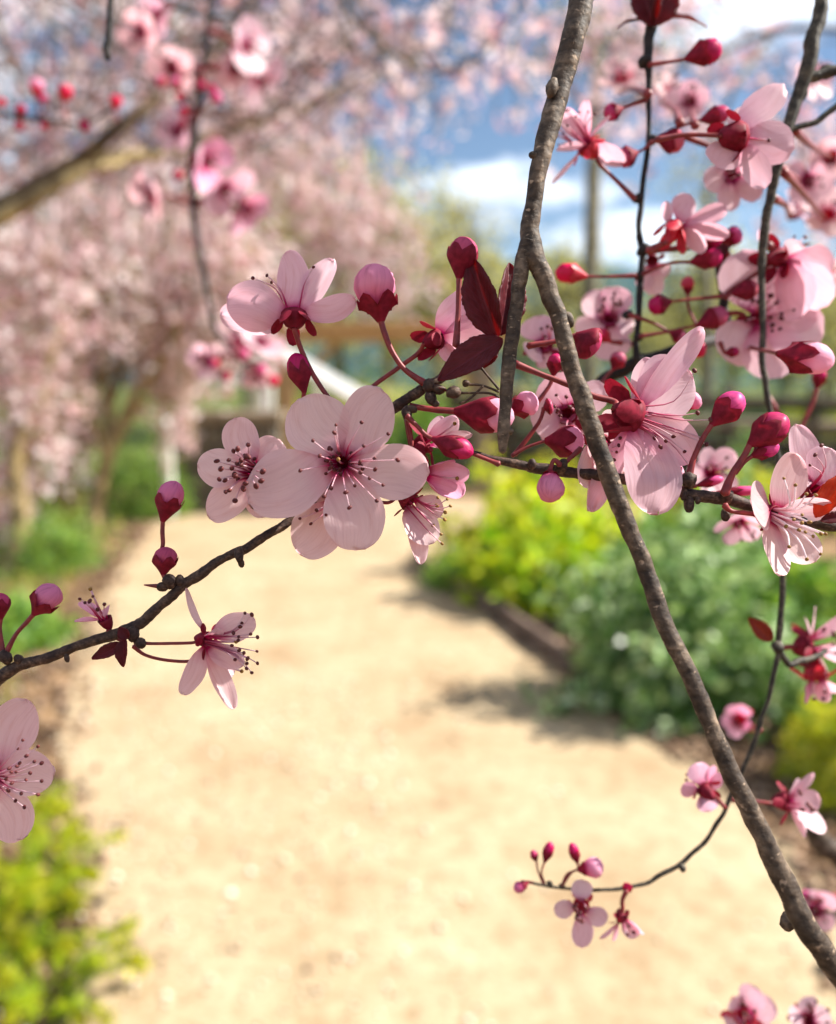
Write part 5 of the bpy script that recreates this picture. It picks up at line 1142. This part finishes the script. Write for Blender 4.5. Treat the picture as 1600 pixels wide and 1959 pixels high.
eb((1027, 1650), (1019, 1626), 16, [(1030, 1668), (1040, 1690)]); eb((1041, 1652), (1055, 1610), 21, [(1036, 1670), (1042, 1690)]); eb((1106, 1654), (1093, 1612), 21, [(1104, 1664), (1085, 1672), (1076, 1694)])
eb((1105, 1664), (1155, 1656), 44, [(1095, 1668), (1078, 1690)], 'petal_pink', .3); eb((1012, 1686), (984, 1704), 24, [(1020, 1689)], 'bud', .4); eb((1196, 1708), (1204, 1690), 22, [(1198, 1702)], 'bud_red', .5)
flower(E_, (1112, 1734), .172, (-.05, -.05, 1), [(1112, 1682, 0, 42, .1), (1060, 1740, 0, 38, .1), (1113, 1814, 0, 42, .1), (1162, 1762, 0, 40, .1)], 'petal_lilac', None, 10, 30, hero=False, calyx='calyx_red', cal=(24, 16), sep_len=20, stalk=[(1118, 1716, .176), (1120, 1704, .176)], label='four-petalled lilac blossom hanging near the curled twig tip')
flower(E_, (1192, 1762), .172, (.35, -.75, .2), [(1148, 1796, 0, 36, .1), (1172, 1800, 1, 34), (1232, 1788, 0, 38, .1), (1215, 1795, -1, 34)], 'petal_lilac', None, 4, 30, hero=False, cal=(22, 11), sep_len=20, stalk=[(1191, 1742), (1191, 1722), (1199, 1704)])

for i, (x, y, R_, d, ax, tw) in enumerate([(1320, 195, 46, .27, (-.3, .2, .8), (1330, 240)), (1283, 178, 38, .28, (.4, .3, .7), (1300, 235)), (1545, 345, 54, .25, (.3, -.4, .8), (1490, 320)), (1585, 410, 52, .26, (-.2, .2, .9), (1500, 330)), (1555, 150, 48, .27, (.5, .1, .8), (1560, 145)), (1190, 150, 44, .28, (-.2, .4, .8), (1240, 180)),
                                            (1530, 400, 44, .27, (.5, .5, .6), (1480, 380)), (1590, 300, 46, .26, (-.3, -.3, .8), (1520, 250)), (1450, 330, 40, .28, (-.4, .1, .8), (1486, 330)), (1575, 520, 50, .26, (.2, -.6, .7), (1470, 470))]):
    flower(E_, (x, y), d, ax, auto_petals((x, y), d, ax, R_, 5, .37 * i, seed=60 + i), ['petal_lilac', 'petal'][i % 2], None, 6, 30, hero=False, stalk=[((x + tw[0]) / 2, (y + tw[1]) / 2 + 5, (d + .175) / 2), (tw[0], tw[1], .176)], cal=(26, 14), sep_len=20, calyx=['calyx', 'calyx_red'][i % 2])

# ---- blurred branch at the lower right edge and blossoms by the bottom edge
H_ = twig('background_branch', [(1535, 1560, 26, .27), (1560, 1592, 38, .27), (1600, 1632, 42, .27), (1680, 1700, 46, .27)], 'bark_a', 'blurred stub of a grey branch at the lower right edge', sides=10, seed=12)
flower(H_, (1560, 1742), .24, (-.2, .1, .9), auto_petals((1566, 1746), .24, (-.2, .1, .9), 48, 5, .2), 'petal_lilac', None, 6, 30, hero=False, stalk=[(1620, 1720), (1650, 1690, .27)], cal=(24, 14), sep_len=20)
bud(H_, (1548, 1722), (1536, 1704), 18, .24, [(1580, 1720), (1650, 1690, .27)], 'bud', hero=False)
L_ = twig('flowering_shoot', [(1680, 2060, 12, .2), (1560, 2010, 11, .2), (1460, 1985, 9, .2), (1400, 1965, 6, .2)], 'bark_d', 'thin shoot of lilac blossoms peeping over the bottom edge', sides=7, seed=13)
flower(L_, (1424, 1940), .2, (-.3, .6, .6), [(1404, 1908, 0, 40, .1), (1446, 1888, 0, 54, .1), (1484, 1922, 0, 50, .1), (1400, 1975, 0, 50), (1470, 1975, 0, 50)], 'petal_lilac', None, 8, 40, hero=False, calyx='calyx_red', stalk=[(1430, 1975)], cal=(36, 22), sep_len=26)
flower(L_, (1548, 1950), .2, (.1, .7, .6), [(1510, 1944, 0, 44, .1), (1545, 1906, 0, 46, .1), (1592, 1948, 0, 50, .1), (1570, 1990, 0, 50)], 'petal_lilac', None, 8, 40, hero=False, stalk=[(1550, 2000)], cal=(36, 18), sep_len=26)

# ---- upper left: blurred hanging twigs a little further off
J_ = twig('hanging_twig', [(408, -50, 13, .46), (397, 60, 12, .46), (389, 130, 13, .46), (376, 220, 13, .46), (366, 310, 14, .46), (370, 390, 15, .46), (380, 470, 12, .46), (396, 550, 11, .46), (412, 630, 10, .46), (450, 680, 8, .46), (500, 715, 6, .46)],
          'bark_d', 'thin dark twig hanging down the upper left with blurred bright pink blossoms', sides=8, seed=15, extra=[[(260, -30, 9, .46), (330, 10, 8, .46), (400, 30, 7, .46), (470, 40, 5, .46)]])
for i, (x, y, R, mt, ax) in enumerate([(395, 310, 58, 'petal_pink', (.6, -.2, .4)), (430, 360, 60, 'petal_lilac', (.5, -.5, .5)), (470, 400, 52, 'petal_pink', (.6, -.6, .40)), (470, 90, 62, 'petal_lilac', (.7, .1, .5)), (500, 150, 56, 'petal_lilac', (.6, -.5, .40)),
                                       (330, 130, 52, 'petal', (-.3, -.3, .8)), (270, 60, 50, 'petal', (-.4, -.3, .7)), (450, 130, 50, 'petal', (.4, -.3, .6)), (300, 30, 48, 'petal_lilac', (-.5, .1, .7)), (340, 250, 46, 'petal_lilac', (-.5, .1, .7)),
                                       (290, 375, 54, 'petal', (-.6, -.3, .5)), (455, 655, 52, 'petal', (-.2, .5, .7)), (500, 655, 50, 'petal_lilac', (.3, .5, .6)), (490, 720, 36, 'petal', (.3, -.8, .40)), (395, 690, 40, 'petal_lilac', (-.5, -.2, .6))]):
    d = .46 + .012 * (i % 3)
    tw = min([(366, 310), (370, 390), (389, 130), (397, 60), (376, 220), (412, 630), (450, 680), (500, 715), (330, 10)], key=lambda q: (q[0] - x) ** 2 + (q[1] - y) ** 2)
    flower(J_, (x, y), d, ax, auto_petals((x, y), d, ax, R, 5, .3 * i, seed=i), mt, None, 5, 30, hero=False, stalk=[((x + tw[0]) / 2, (y + tw[1]) / 2 - 4), tw], cal=(26, 13), sep_len=20)
for i, (b, t, w, pm) in enumerate([((355, 185), (335, 190), 22, 'bud_red'), ((362, 205), (345, 222), 24, 'bud_red'), ((345, 170), (330, 150), 22, 'bud'), ((400, 190), (425, 185), 24, 'bud'), ((378, 150), (390, 172), 20, 'bud_dark'), ((360, 240), (340, 235), 22, 'bud_dark'), ((320, 160), (298, 152), 24, 'bud'),
                                   ((455, 672), (475, 682), 28, 'bud'), ((488, 700), (508, 712), 26, 'bud'), ((512, 722), (532, 734), 26, 'bud_red'), ((420, 690), (405, 700), 26, 'bud'), ((440, 710), (424, 726), 26, 'bud_dark'), ((395, 165), (412, 176), 20, 'bud_dark'), ((352, 330), (330, 340), 24, 'bud_dark')]):
    tw = min([(366, 310), (370, 390), (389, 130), (397, 60), (376, 220), (412, 630), (450, 680), (500, 715)], key=lambda q: (q[0] - b[0]) ** 2 + (q[1] - b[1]) ** 2)
    bud(J_, b, t, w, .425, [((b[0] + tw[0]) / 2, (b[1] + tw[1]) / 2), tw], pm, 'calyx_red', .4, hero=False, sw=(5, 5))
K_ = twig('hanging_twig', [(213, -50, 13, .22), (211, 30, 13, .22), (208, 75, 15, .22), (207, 112, 14, .22)], 'bark_d', 'short blunt black twig end hanging from the top edge at the left', sides=9, seed=17)
L2 = twig('hanging_twig', [(-60, 205, 9, .40), (20, 222, 9, .40), (90, 232, 8, .40), (160, 240, 7, .40), (220, 205, 5, .40)], 'bark_e', 'faint twig with round red buds at the upper left edge', sides=7, seed=18)
for i, (b, t, w, pm) in enumerate([((72, 185), (70, 150), 32, 'petal_pink'), ((122, 195), (128, 162), 30, 'bud_red'), ((220, 210), (224, 182), 27, 'bud_red'), ((38, 222), (42, 200), 24, 'bud_red'), ((36, 230), (40, 250), 22, 'bud_red'), ((85, 235), (84, 246), 18, 'bud_red'), ((4, 205), (0, 190), 24, 'bud_red'), ((150, 238), (172, 244), 24, 'bud_dark'), ((84, 200), (84, 182), 20, 'bud')]):
    bud(L2, b, t, w, .40, [(b[0] + 2, (b[1] + 232) / 2), (b[0] + 4, 230)], pm, 'calyx_red', .4, hero=False, sw=(5, 5))
